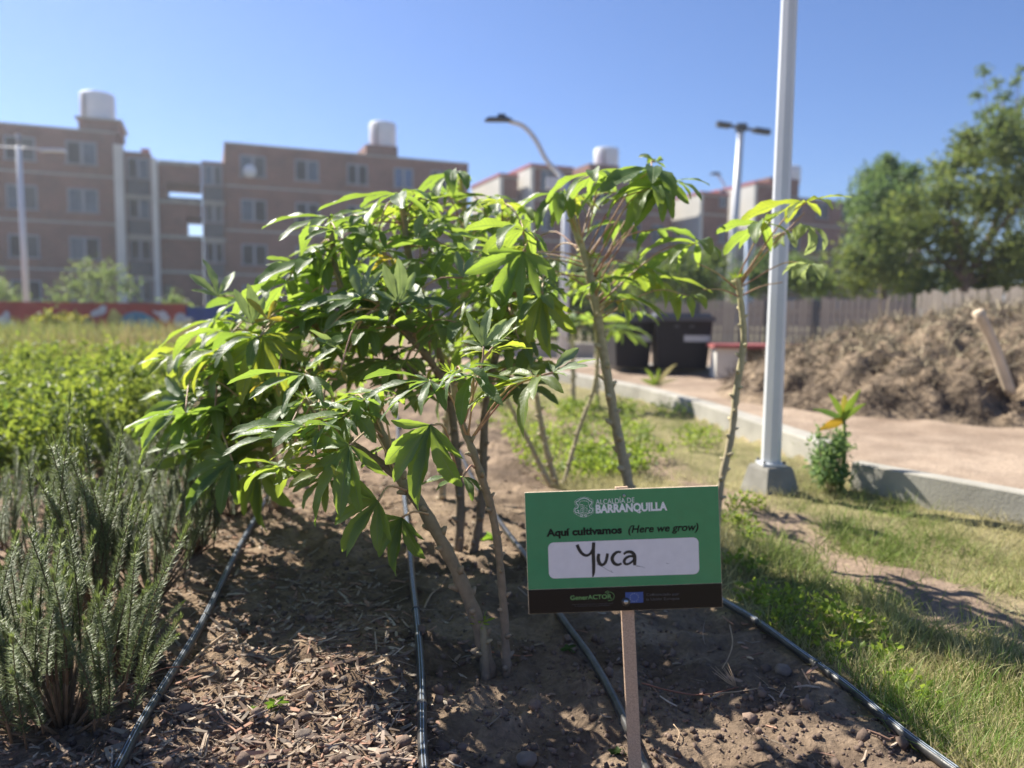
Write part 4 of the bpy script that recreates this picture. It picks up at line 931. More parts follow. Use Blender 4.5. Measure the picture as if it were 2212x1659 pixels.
def rosemary(label, px, py, n, spread, hmul, seed, lean=(0, 0)):
    hmul *= {1: .85, 4: .92}.get(seed, .66); n = int(n*1.05)
    g = G(px, py); rr = random.Random(seed); root = empty('rosemary_bush', (g.x, g.y, hz(g.x, g.y)), rr.uniform(0, 6) if not lean[0] and not lean[1] else 0); tag(root, label, 'rosemary bush', 'rosemary bushes along the left of the bed')
    q = MB()
    n = int(n*1.15)
    for i in range(n):
        a_ = rr.uniform(0, 6.283); r0 = spread*math.sqrt(rr.random()); tilt = .22*r0/spread+rr.uniform(-.08, .08)
        base = Vector((math.cos(a_)*r0*.95, math.sin(a_)*r0*.95, rr.uniform(.0, .12)*hmul)); me = SPR[rr.randrange(6)]
        o = bpy.data.objects.new('sprig', me); COL.objects.link(o); o.parent = root; o.location = base
        dv = Vector((math.cos(a_)*math.sin(tilt)+lean[0], math.sin(a_)*math.sin(tilt)+lean[1], math.cos(tilt))); o.rotation_euler = (dv.to_track_quat('Z', 'Y') @ Euler((0, 0, rr.uniform(0, 6))).to_quaternion()).to_euler(); s_ = hmul*rr.uniform(.75, 1.25); o.scale = (s_**.5, s_**.5, s_)
        q.tube([Vector((0, 0, -.02)), base*.6+Vector((0, 0, .0)), base+dv*.02], [.004, .003, .002], 5)
    q.build('woody_stem', M['rosemary_wood'], root)
rosemary('nearest rosemary bush, cut by the bottom left corner', 140, 1580, 46, .135, 1.22, 1)
rosemary('rosemary bush with one branch leaning toward the left hose', 268, 1450, 22, .06, .85, 2, (.35, 0))
rosemary('rosemary bush at the left edge behind the nearest one', 20, 1440, 26, .12, 1.15, 3)
rosemary('rosemary bush with the tallest upright sprigs', 205, 1340, 28, .10, 1.5, 4)
rosemary('dark rosemary bush in the middle of the row, beside its hose', 330, 1300, 26, .11, 1.2, 5)
rosemary('rosemary bush under the hanging cassava leaves', 420, 1210, 30, .13, 1.25, 6)
rosemary('pale rosemary bush at the left edge, one row back', 70, 1230, 24, .16, 1.1, 7)
rosemary('rosemary bush one row back from the tallest sprigs', 260, 1190, 26, .16, 1.1, 8)
rosemary('rosemary bush half hidden by the lowest left cassava leaf', 370, 1120, 26, .18, 1.3, 9)
rosemary('far rosemary bush near the herb bed, left edge', -40, 1140, 22, .18, 1.2, 10)
rosemary('rosemary bush between the left hose and the cassava leaves', 500, 1110, 26, .14, 1.35, 11)
rosemary('far rosemary bush in front of the herb bed edge', 150, 1120, 20, .16, .9, 12)
rosemary('rosemary bush directly below the drooping yellow green leaf', 330, 1040, 30, .2, 1.5, 13)
rosemary('farthest rosemary bush behind the cassava foliage', 430, 1000, 30, .2, 1.6, 14)
rosemary('rosemary bush hidden behind the low cassava leaves at left', 530, 1030, 26, .2, 1.4, 15)

# ------------------------------------------------------------------ cassava leaves
def leaf_mesh(seed, droop, nl=7, L0=.165, flatness=.0, fold=.36, mname='leaf', wf=1.0, curl=0.0, span_=None, rr_=.9):
    """palmate leaf: hub at origin, +X away from the petiole, +Z top side"""
    r_ = random.Random(seed); V = []; F = []; UV = []
    span = R(r_.uniform(105, 140)) if nl >= 6 else R(95)
    span = span_ or span
    for k in range(nl):
        f = k/(nl-1)*2-1 if nl > 1 else 0; ph = f*span + r_.uniform(-.1, .1)
        Ln = L0*(1-.42*abs(f)**1.6)*r_.uniform(.85, 1.12); Wd = Ln*r_.uniform(.105, .15)*wf
        e = R(16)-R(r_.uniform(0, 34))*(1-flatness); kd = droop*r_.uniform(.35, 1.35); roll = r_.uniform(-rr_, rr_)+f*.35; side_c = r_.uniform(-.35, .35)
        ns = 15; p = Vector((0, 0, 0)); wav = r_.uniform(0, 6); i0 = len(V)
        for i in range(ns+1):
            t = i/ns; ee = e - kd*(t**1.25); pp = ph+side_c*t
            dr = Vector((math.cos(pp)*math.cos(ee), math.sin(pp)*math.cos(ee), math.sin(ee)))
            if i: p = p + dr*(Ln/ns)
            s_ = Vector((-math.sin(pp), math.cos(pp), 0)); n_ = dr.cross(s_)*-1; n_ = s_.cross(dr)*-1
            n_ = dr.cross(s_)
            rl = roll*t; s2 = s_*math.cos(rl)+n_*math.sin(rl); n2 = n_*math.cos(rl)-s_*math.sin(rl)
            w = Wd*max(.03, (min(1, t/.62)**.95)*((1-t)/.38 if t > .62 else 1)**.55 * (1.0)) if t > .62 else Wd*(.08+.92*math.sin(min(1, t/.62)*math.pi/2)**1.25)
            w *= 1+.07*math.sin(t*38+wav)
            if i == ns: w = Wd*.02
            for u in (-1, -.5, 0, .5, 1):
                edge = abs(u); lift = fold*w*edge**1.3*(1-.3*t) + .10*Wd*edge*math.sin(wav+t*17+u*2)*(1 if 0 < i < ns else 0) - curl*w*edge**3
                V.append(p + s2*(u*w*(1-.12*fold)) + n2*lift); UV.append((u, t))
        for i in range(ns):
            for j in range(4):
                a0 = i0+i*5+j; F.append((a0, a0+5, a0+6, a0+1))
    V = np.array([v[:] for v in V]); F = np.array(F)
    me = npmesh('leaf', V, F, uv=np.array(UV)); me.materials.append(M[mname]); return me
LEAVES = {}
LEAVES['soft'] = [leaf_mesh(i, R(38)+.08*i, 7) for i in range(10)]
LEAVES['hang'] = [leaf_mesh(20+i, R(75), 7, .17) for i in range(8)]
LEAVES['flat'] = [leaf_mesh(40+i, R(28), 7, .15, .6) for i in range(5)]
LEAVES['fan'] = [leaf_mesh(140+i, R(42), 7+i % 2, .185, .5, .5, span_=R(64+4*i), rr_=.8) for i in range(7)]
LEAVES['yellow'] = [leaf_mesh(170+i, R(50), 3+i, .12, mname='leaf_yellow') for i in range(2)]
LEAVES['silver'] = [leaf_mesh(180+i, R(12), 5, .12, .5, .45, mname='leaf_silver', wf=1.15, span_=R(60+10*i)) for i in range(3)]
LEAVES['five'] = [leaf_mesh(60+i, R(60), 5, .15) for i in range(4)]
LEAVES['pale'] = [leaf_mesh(80+i, R(110), 5, .12, mname='leaf_pale', wf=1.3) for i in range(3)]
LEAVES['young'] = [leaf_mesh(90+i, R(-25), 6, .035, mname='leaf_young', wf=.8) for i in range(3)]
# (check the normals point up)
for k_, l_ in LEAVES.items():
    for me in l_:
        if sum(p.normal.z*p.area for p in me.polygons) < 0: me.flip_normals()

def stem_obj(root, pts, r0, r1, seed, knob=True, tone0=(.33, .26, .185), tone1=(.46, .41, .22)):
    """knobbly stem with leaf scars; pts are world points"""
    rr = random.Random(seed); o = root.location; sp = smooth_path(pts, 6); n = len(sp); q = MB()
    rad = []; cols = []
    for i in range(n):
        t = i/(n-1); r = r0*(1-t)+r1*t; rad.append(r*(1+.10*math.sin(i*2.1+seed)+rr.uniform(-.05, .05)))
        cols.append(tuple(tone0[c]*(1-t)**1.3+tone1[c]*(1-(1-t)**1.3) for c in range(3)))
    loc = [p-o for p in sp]; q.tube(loc, rad, 10, cols=cols)
    if knob:
        L_ = 0; a_ = rr.uniform(0, 6); nxt = .03
        for i in range(1, n):
            seg = (loc[i]-loc[i-1]); sl = seg.length; d0 = 0
            while L_+sl > nxt:
                f = (nxt-L_)/sl; c_ = loc[i-1]+seg*f; t_ = seg.normalized(); a_ += 2.4; ref = t_.cross(Vector((.3, 1, .1))).normalized(); b_ = t_.cross(ref)
                dn = ref*math.cos(a_)+b_*math.sin(a_); r = rad[i]
                k1 = tuple(c*1.25 for c in cols[i])
                q.tube([c_+dn*r*.6-t_*r*.5, c_+dn*(r*1.25)-t_*r*.1, c_+dn*(r*1.6+.004)+t_*r*.2], [r*.72, r*.52, r*.22], 6, cols=[cols[i], k1, k1])
                nxt += rr.uniform(.022, .034)*(r/.012)**.3
            L_ += sl
    return q.build('stem', M['bark'], root)
STEMS = []      # (root, world point, pixel)
def plant(label, group, stems, base):
    b = Vector((base.x, base.y, 0)); root = empty('cassava_plant', b); tag(root, label, 'cassava plant', group)
    for si, (pts, r0, r1, crown) in enumerate(stems):
        w = []
        for pt_ in pts:
            w.append(P(*pt_) if len(pt_) == 3 else pt_)
        if abs(w[0].z) < .12: w[0].z = -.02
        stem_obj(root, w, r0, r1, len(STEMS)+si*3, True, *(((.235, .18, .135), (.33, .28, .165)) if 'nearest' in label else ((.44, .36, .26), (.56, .50, .28))))
        sp = smooth_path(w, 5)
        for i in range(int(len(sp)*crown), len(sp)): STEMS.append((root, sp[i], project(sp[i])))
        tip = sp[-1]
        for k_ in range(3):
            l = bpy.data.objects.new('leaf', LEAVES['young'][k_]); COL.objects.link(l); l.parent = root; l.location = tip-b; l.rotation_euler = (random.uniform(-.3, .3), random.uniform(-.9, -.3), k_*2.1+random.random()); l['label'] = 'small yellow green leaf opening at the stem tip'
    return root
def add_leaf(root, hub, yaw, kind, scale, attach, tiltx=0, tilty=0, r=.0022):
    me = random.choice(LEAVES[kind]); o = bpy.data.objects.new('leaf', me); COL.objects.link(o); o.parent = root; o.location = hub-root.location
    rot = Euler((tiltx, tilty, yaw))
    if kind == 'fan':      # hangs like a hand: fingers along direction yaw in the upright plane, face tipped by tiltx, tilty
        fx = Vector((math.cos(yaw), -.18, math.sin(yaw))).normalized(); fz = Vector((tiltx-.3, -1, .62+tilty)); fz = (fz-fx*fz.dot(fx)).normalized(); fy = fz.cross(fx)
        rot = Matrix((fx, fy, fz)).transposed().to_euler()
    o.rotation_euler = rot; o.scale = (scale,)*3
    if attach is not None:
        mw_ = Matrix.LocRotScale(hub, rot.to_quaternion(), Vector((scale,)*3)).inverted()
        a_ = attach; h_ = hub; L_ = (h_-a_).length; mid = a_.lerp(h_, .55)+Vector((random.uniform(-.08, .08)*L_, random.uniform(-.08, .08)*L_, .16*L_))
        q = MB(); sp = [mw_ @ v for v in smooth_path([a_, mid, h_], 4)]; rs = r/scale; q.tube(sp, [rs*1.35, rs*1.1]+[rs]*(len(sp)-2), 6); q.build('petiole', M['petiole'], o)
    return o
random.seed(5)
GP = 'cassava plants of the row'
pA = plant('nearest cassava with two bare stems rising from the soil left of the sign', GP, [
  ([(1058, 1428, 1.57), (1030, 1340, 1.58), (975, 1210, 1.6), (905, 1085, 1.62), (862, 1030, 1.64), (835, 960, 1.66), (800, 880, 1.7)], .0160, .009, .55),
  ([(1095, 1436, 1.56), (1087, 1300, 1.57), (1068, 1130, 1.58), (1030, 1000, 1.58), (1000, 920, 1.6), (985, 860, 1.6), (975, 806, 1.6)], .0095, .007, .5),
  ([(862, 1030, 1.64), (800, 985, 1.68), (720, 930, 1.72), (660, 860, 1.75)], .010, .007, .3),
  ([(1050, 1420, 1.55), (1046, 1380, 1.56), (1040, 1345, 1.575)], .010, .006, 2)], G(1070, 1432))
pB = plant('cassava behind the nearest one, its stems rooted in the shaded soil', GP, [
  ([(990, 1190, 2.37), (995, 1090, 2.37), (985, 980, 2.36), (972, 860, 2.35), (930, 700, 2.3), (885, 560, 2.28), (868, 432, 2.28)], .016, .009, .4),
  ([(1022, 1192, 2.37), (1040, 1090, 2.36), (1045, 960, 2.34), (1052, 850, 2.3), (1090, 700, 2.25), (1120, 600, 2.22), (1140, 510, 2.2)], .015, .009, .4),
  ([(972, 860, 2.35), (860, 780, 2.25), (770, 690, 2.2), (730, 600, 2.2), (715, 500, 2.2)], .012, .008, .2),
  ([(972, 860, 2.35), (930, 780, 2.1), (860, 700, 2.0), (830, 650, 1.95)], .011, .008, .2)], G(1000, 1190))
pC = plant('leftmost cassava with leaves hanging over the rosemary', GP, [
  ([(600, 1092, 2.9), (592, 1020, 2.75), (590, 930, 2.6), (600, 820, 2.5), (575, 730, 2.4), (600, 640, 2.4)], .018, .009, .4),
  ([(590, 1000, 2.7), (540, 960, 2.5), (500, 930, 2.3), (470, 870, 2.2), (430, 800, 2.2)], .012, .008, .3),
  ([(590, 930, 2.6), (660, 860, 2.4), (700, 780, 2.3), (690, 700, 2.25)], .012, .008, .3)], G(600, 1092))
pD = plant('tallest cassava at the back of the row, its top left of the bent lamp', GP, [
  ([(955, 1105, 3.0), (960, 950, 2.95), (985, 800, 2.9), (1000, 650, 2.8), (1010, 520, 2.75), (995, 388, 2.7)], .018, .009, .35),
  ([(985, 800, 2.9), (900, 700, 2.8), (830, 560, 2.75), (780, 480, 2.7)], .012, .008, .3),
  ([(1000, 650, 2.8), (1060, 560, 2.75), (1090, 470, 2.7)], .011, .008, .2)], G(955, 1105))
pT = plant('tall cassava on one knobbly stem directly behind the sign', 'single stemmed cassavas behind the sign', [
  ([(1377, 1190, 2.42), (1360, 1060, 2.42), (1335, 940, 2.42), (1318, 850, 2.42), (1300, 740, 2.42), (1283, 640, 2.42), (1262, 550, 2.42), (1238, 480, 2.42), (1225, 425, 2.42)], .0185, .0105, .55),
  ([(1283, 640, 2.42), (1276, 590, 2.41), (1282, 555, 2.4)], .0085, .0055, 2)], P(1377, 1190, 2.42))
pR = plant('slim cassava with a few curled leaves right of the sign, before the mast', 'single stemmed cassavas behind the sign', [
  ([(1543, 1180, 2.45), (1555, 1060, 2.45), (1580, 940, 2.45), (1590, 850, 2.45), (1606, 740, 2.45), (1600, 650, 2.45), (1592, 600, 2.45)], .0125, .009, .8)], P(1543, 1180, 2.45))
pE = plant('bare pale cassava stems standing in ground cover left of the sign top', GP, [
  ([(1205, 1052, 3.3), (1178, 960, 3.3), (1160, 860, 3.3), (1142, 740, 3.3), (1125, 660, 3.3), (1150, 560, 3.2)], .015, .009, .7),
  ([(1215, 1048, 3.32), (1250, 930, 3.35), (1285, 830, 3.35), (1296, 700, 3.3), (1310, 600, 3.3)], .010, .007, .75),
  ([(1195, 1054, 3.28), (1130, 930, 3.3), (1090, 850, 3.3), (1060, 760, 3.2)], .012, .008, .7)], G(1205, 1052))
pF = plant('far young cassava beside the bent lamp post, low leaves only', GP, [
  ([(1238, 870, 6.2), (1238, 790, 6.2), (1236, 715, 6.2)], .022, .012, .5),
  ([(1290, 870, 6.2), (1290, 790, 6.2), (1285, 705, 6.2)], .018, .012, .5)], G(1240, 872))
random.seed(22)
def hand(px, py, Y, yaw, kind, s, root, att=None, tx=0, ty=0):
    hub = P(px, py, Y)
    if att is not None: a_ = P(*att)
    else:
        c_ = [(((q[1]-hub).length), q[1]) for q in STEMS if q[0] is root]; c_.sort(key=lambda v: abs(v[0]-.17)); a_ = c_[random.randrange(min(3, len(c_)))][1]
    return add_leaf(root, hub, R(yaw), kind, s, a_, tx, ty)
L180 = 180
HAND = [
 # near plant A
 (930, 918, 1.40, 248, 'fan', .88, pA, (985, 1010, 1.58)), (756, 962, 1.5, 238, 'fan', .9, pA), (817, 1083, 1.5, 222, 'fan', .78, pA, (880, 1060, 1.62)), (868, 1118, 1.56, 250, 'fan', .68, pA, (925, 1110, 1.6)),
 (928, 822, 1.5, 190, 'soft', .95, pA), (1022, 812, 1.52, 250, 'soft', .75, pA), (1156, 815, 1.5, 200, 'soft', .95, pA, (1010, 960, 1.6)), (1000, 1030, 1.5, 240, 'five', .6, pA, (1025, 1010, 1.58)),
 (1060, 760, 1.62, 60, 'flat', .7, pA), (769, 890, 1.6, 200, 'soft', .9, pA), (810, 849, 1.65, 170, 'soft', .9, pA), (658, 809, 1.7, 230, 'soft', 1.0, pA),
 # left plant
 (502, 995, 1.95, 215, 'fan', 1.1, pC), (404, 868, 2.1, 215, 'fan', 1.15, pC), (519, 860, 2.1, 190, 'soft', 1.2, pC), (566, 724, 2.0, 262, 'fan', .95, pC), (560, 728, 1.96, 160, 'soft', 1.2, pC), (430, 760, 2.3, 180, 'soft', 1.3, pC),
 (470, 690, 2.4, 185, 'soft', 1.3, pC), (560, 650, 2.4, 170, 'soft', 1.3, pC), (560, 1010, 2.3, 262, 'fan', 1.1, pC), (450, 960, 2.2, 180, 'five', 1.1, pC), (640, 700, 2.2, 150, 'soft', 1.2, pC),
 # B and D tops
 (786, 646, 1.95, 180, 'flat', 1.05, pB), (864, 663, 1.9, 30, 'flat', 1.0, pB), (791, 711, 1.95, 190, 'soft', 1.0, pB), (860, 418, 2.2, 180, 'soft', 1.45, pB), (713, 471, 2.2, 180, 'soft', 1.25, pB), (687, 559, 2.15, 190, 'soft', 1.4, pB),
 (990, 544, 2.2, 200, 'soft', 1.35, pB), (760, 520, 2.2, 200, 'hang', 1.4, pB), (985, 372, 2.6, 180, 'soft', 1.35, pD), (900, 455, 2.5, 200, 'hang', 1.3, pD), (1060, 425, 2.5, 180, 'soft', 1.3, pD), (940, 470, 2.5, 10, 'soft', 1.2, pD),
 (1132, 497, 1.95, 190, 'soft', 1.1, pB), (1130, 544, 1.92, 250, 'fan', 1.0, pB), (1172, 639, 1.9, 265, 'fan', .85, pB), (1172, 636, 1.92, 190, 'soft', .9, pB), (880, 610, 2.0, 200, 'soft', 1.2, pB), (1050, 620, 2.0, 190, 'soft', 1.1, pB),
 (1000, 700, 1.95, 170, 'soft', 1.1, pB), (940, 700, 1.95, 200, 'hang', 1.1, pB), (620, 610, 2.2, 180, 'soft', 1.3, pB),
 # tall T
 (1212, 418, 2.35, 180, 'soft', 1.2, pT), (1285, 376, 2.3, 180, 'soft', 1.15, pT, (1270, 500, 2.42)), (1412, 362, 2.3, 185, 'soft', 1.6, pT, (1272, 560, 2.42)), (1415, 350, 2.40, 100, 'five', .5, pT, (1410, 372, 2.32), .1, -1.0), (1440, 385, 2.3, 225, 'fan', 1.0, pT, (1275, 590, 2.42)),
 (1457, 392, 2.4, 250, 'hang', .95, pT, (1280, 610, 2.42)), (1413, 405, 2.25, 185, 'soft', 1.15, pT, (1262, 560, 2.42)), (1420, 495, 2.45, 70, 'five', 1.0, pT, (1280, 600, 2.42)), (1504, 526, 2.4, 190, 'soft', 1.3, pT, (1290, 660, 2.42)),
 (1303, 602, 2.35, 20, 'five', .9, pT, (1284, 650, 2.42)), (1330, 640, 2.45, 10, 'soft', 1.1, pT, (1285, 660, 2.42)), (1400, 600, 2.6, 0, 'soft', 1.3, pT, (1285, 650, 2.42)), (1295, 610, 2.3, 200, 'five', .7, pT, (1285, 640, 2.42)), (1370, 570, 2.5, 20, 'soft', 1.1, pT, (1275, 600, 2.42)),
 (1235, 440, 2.4, 230, 'hang', .7, pT), (1240, 425, 2.4, 30, 'five', .8, pT), (1345, 650, 2.35, 330, 'pale', .75, pT, (1290, 680, 2.42)), (1350, 480, 2.6, 180, 'soft', 1.1, pT, (1265, 560, 2.42)), (1330, 415, 2.6, 180, 'soft', 1.2, pT, (1255, 520, 2.42)),
 (1180, 560, 2.6, 180, 'soft', 1.0, pT), (1110, 590, 2.6, 180, 'soft', 1.0, pT, (1275, 570, 2.42)), (1150, 520, 2.7, 170, 'soft', 1.0, pT, (1268, 560, 2.42)), (1490, 640, 2.5, 250, 'hang', .6, pT, (1295, 690, 2.42)),
 # slim R
 (1742, 436, 2.3, 183, 'soft', 1.25, pR, (1600, 605, 2.45)), (1650, 484, 2.35, 185, 'soft', 1.15, pR, (1594, 600, 2.45)), (1742, 488, 2.4, 290, 'pale', .95, pR, (1598, 612, 2.45)), (1752, 572, 2.45, 220, 'pale', 1.0, pR, (1600, 620, 2.45)), (1700, 505, 2.6, 220, 'pale', .8, pR, (1600, 620, 2.45)),
 # silvery upturned and yellow leaves
 (545, 700, 2.0, 120, 'silver', 1.0, pC, None, .2, -1.0), (782, 645, 1.95, 60, 'silver', 1.0, pB, None, 0, -1.1), (862, 655, 1.9, 100, 'silver', 1.0, pB, None, .2, -1.2), (1045, 748, 1.6, 80, 'silver', .8, pA, None, .1, -1.1), (1065, 750, 1.62, 30, 'silver', .8, pA, None, 0, -.6),
 (1195, 805, 1.52, 10, 'silver', .8, pA, (1010, 960, 1.6), .3, -.3), (660, 800, 1.8, 20, 'silver', .8, pA, None, .1, -.4), (750, 770, 1.9, 200, 'silver', .9, pB, None, .1, -.5), (470, 640, 2.4, 130, 'silver', 1.2, pC, None, .1, -.8), (900, 520, 2.2, 40, 'silver', 1.0, pB, None, .2, -.7), (700, 720, 2.0, 20, 'silver', .8, pB, None, .2, -.6), (1000, 600, 2.0, 60, 'silver', .9, pB, None, .1, -.8),
 (577, 690, 2.0, 100, 'yellow', .7, pC, None, 0, -1.2), (598, 835, 1.9, 200, 'yellow', .7, pC), (735, 800, 1.8, 210, 'yellow', .6, pB), (1330, 650, 2.4, 300, 'yellow', .7, pT, (1288, 670, 2.42)), (470, 940, 2.2, 200, 'yellow', .7, pC), (850, 560, 2.2, 180, 'yellow', .8, pB),
 # far plants
 (1205, 704, 6.0, 180, 'flat', 2.0, pF), (1262, 700, 6.1, 0, 'flat', 2.2, pF), (1300, 708, 6.0, 10, 'flat', 2.0, pF), (1180, 725, 6.3, 180, 'flat', 2.0, pF), (1238, 690, 6.2, 90, 'flat', 2.0, pF), (1330, 712, 6.0, 0, 'soft', 2.0, pF)]
for h_ in HAND:
    att = h_[7] if len(h_) > 7 else None
    hand(*h_[:7], att=att, tx=(h_[8] if len(h_) > 8 else random.uniform(-.12, .12)), ty=(h_[9] if len(h_) > 9 else random.uniform(-.12, .22)))
# petioles that lost their leaves
for (pa, pb, ro) in [((1592, 625, 2.45), (1505, 568, 2.4), pR), ((1595, 640, 2.45), (1520, 625, 2.4), pR), ((1600, 640, 2.45), (1690, 610, 2.5), pR), ((1602, 610, 2.45), (1738, 460, 2.4), pR), ((1285, 600, 2.42), (1345, 510, 2.35), pT), ((1287, 620, 2.42), (1400, 445, 2.35), pT), ((1283, 590, 2.42), (1365, 490, 2.3), pT),
                     ((1270, 560, 2.42), (1160, 545, 2.4), pT), ((1275, 580, 2.42), (1130, 555, 2.4), pT), ((1278, 600, 2.42), (1150, 600, 2.4), pT), ((1283, 630, 2.42), (1170, 575, 2.4), pT)]:
    a_, b_ = P(*pa), P(*pb); q = MB(); q.tube([v-ro.location for v in smooth_path([a_, a_.lerp(b_, .5)+Vector((0, 0, .01)), b_], 3)], [.0028]*3+[.002]*4, 6); q.build('petiole', M['petiole'], ro)
# fill leaves
FILL = [(415, 880), (425, 770), (500, 700), (600, 640), (630, 560), (720, 490), (820, 440), (930, 400), (1010, 400), (1060, 440), (1120, 440), (1170, 480), (1180, 600), (1130, 650), (1110, 750), (1040, 800), (1000, 860), (900, 860), (820, 880), (760, 900), (680, 950), (600, 960), (520, 940)]
cand = [q for q in STEMS if q[0] in (pA, pB, pC, pD)]
cnt = 0; tries = 0
while cnt < 205 and tries < 5000:
    tries += 1; px, py = random.uniform(400, 1190), random.uniform(390, 970)
    if not inpoly(px, py, FILL) or (px > 620 and random.random() < .25): continue
    near = sorted(cand, key=lambda q: (q[2][0]-px)**2+(q[2][1]-py)**2+random.uniform(0, 9000))[:6]; q = random.choice(near)
    hub = P(px, py, q[1].y+random.uniform(-.16, .3)); Ld = (hub-q[1]).length
    if Ld > .36 or Ld < .05: continue
    d = hub-q[1]; yaw = math.atan2(d.y, d.x); yaw = yaw if random.random() < .28 else R(185+random.uniform(-40, 40))
    add_leaf(q[0], hub, yaw, random.choice(['soft', 'flat', 'hang', 'five', 'flat', 'soft']), random.uniform(.55, 1.05)*(.8 if q[0] is pA else 1.12), q[1], random.uniform(-.25, .25), random.uniform(-.2, .3)); cnt += 1
cnt2 = 0; tries = 0
for poly_, ros, num in (([(360, 900), (390, 770), (470, 690), (590, 640), (690, 760), (640, 900), (570, 1000), (430, 990)], (pC,), 48), ([(1040, 640), (1180, 590), (1200, 700), (1150, 830), (1040, 850)], (pA, pB), 12), ([(600, 930), (800, 880), (860, 980), (760, 1040), (620, 1040)], (pA,), 12)):
    cand = [q for q in STEMS if q[0] in ros]; got = 0; tries = 0
    while got < num and tries < 4000:
        tries += 1; px, py = random.uniform(340, 1210), random.uniform(580, 1050)
        if not inpoly(px, py, poly_): continue
        q = random.choice(sorted(cand, key=lambda q: (q[2][0]-px)**2+(q[2][1]-py)**2)[:8]); hub = P(px, py, q[1].y+random.uniform(-.25, .1)); Ld = (hub-q[1]).length
        if Ld > .42 or Ld < .05: continue
        add_leaf(q[0], hub, R(185+random.uniform(-40, 45)), random.choice(['soft', 'flat', 'hang', 'soft', 'flat']), random.uniform(.65, 1.1)*(.85 if q[0] is pA else 1.15), q[1], random.uniform(-.25, .25), random.uniform(-.1, .35)); got += 1
for k_ in range(13):   # sparse leaves of the back plants
    ro = pE; q = random.choice([s for s in STEMS if s[0] is ro]); hub = q[1]+Vector((random.uniform(-.2, .2), random.uniform(-.15, .15), random.uniform(-.02, .14))); d = hub-q[1]
    add_leaf(ro, hub, math.atan2(d.y, d.x), random.choice(['soft', 'five', 'hang']), random.uniform(.8, 1.1), q[1], random.uniform(-.2, .2), random.uniform(-.1, .2))

# ------------------------------------------------------------------ the sign
SD = 1.187                                  # metres along the viewing axis where it stands
def at_depth(px, py, D): d = ray(px, py); return Vector((0, 0, EYE))+d*(D/d.dot(fwd))
TL, TR, BR_, BL_ = [at_depth(x, y, SD) for x, y in ((1131, 1065), (1550, 1049), (1563, 1312), (1144, 1326))]
ctr = (TL+TR+BR_+BL_)/4; ex = ((TR-TL)+(BR_-BL_)).normalized(); ey = ((TL-BL_)+(TR-BR_)); ey = (ey-ex*ey.dot(ex)).normalized(); ez = ex.cross(ey)
W = ((TR-TL).length+(BR_-BL_).length)/2; H = ((TL-BL_).length+(TR-BR_).length)/2
sign = empty('garden_sign'); sign.matrix_world = Matrix((ex, ey, ez)).transposed().to_4x4() @ Matrix.Identity(4); sign.location = ctr; sign.rotation_euler = Matrix((ex, ey, ez)).transposed().to_euler()
tag(sign, 'green and white garden sign reading Yuca on a wooden stake', 'sign')
T = .0055
def plain(name, col, rough=.3, coat=.0, spec=.5, bump=0):
    return mat(name, col, rough, .04, 60, bump, 55, spec=spec, coat=coat, bdist=.0006)
MG = plain('sign_green', (.02, .235, .10), .12, .3, bump=.06); MK = plain('sign_black', (.006, .006, .007), .25, .0, spec=.25, bump=.06); MW = plain('sign_white', (.70, .69, .70), .22, .3, bump=.05)
MT = plain('print_white', (.75, .78, .75), .3); MD = plain('print_dark', (.002, .010, .006), .4, spec=.2); MI = plain('marker_ink', (.008, .008, .009), .35); MGR = plain('print_green', (.12, .3, .09), .3); MGY = plain('print_grey', (.05, .055, .065), .4); MB_ = plain('print_blue', (.02, .07, .26), .3); MWH = plain('print_star', (.5, .55, .6), .3)
q = MB(); q.box((0, 0, -T/2), (W, H, T)); q.build('board', M['mdf'], sign)
yb = -H/2+.2*H
q = MB(); q.box((0, (H/2+yb)/2, .0003), (W-.0012, H/2-yb-.0006, .0006)); q.build('green_panel', MG, sign)
q = MB(); q.box((0, (-H/2+yb)/2, .0003), (W-.0012, yb+H/2-.0008, .0006)); q.build('black_band', MK, sign)
def S(zx, zy):
    """zoomed photograph coordinates -> board plane"""
    U_ = np.array([1907., -62.]); V_ = np.array([72., 1202.]); d = np.array([zx-115., zy-210.])
    a_, b_ = np.linalg.solve(np.stack([U_, V_], 1), d); return (-W/2+a_*W, H/2-b_*H)
def flat(name, polys, m, z):
    q = MB()
    for p in polys: q.add([(x, y, z) for x, y in p], [tuple(range(len(p)))])
    o = q.build(name, m, sign)
    return o
def ccw(p):
    a_ = sum(p[i][0]*p[(i+1) % len(p)][1]-p[(i+1) % len(p)][0]*p[i][1] for i in range(len(p))); return p if a_ > 0 else p[::-1]
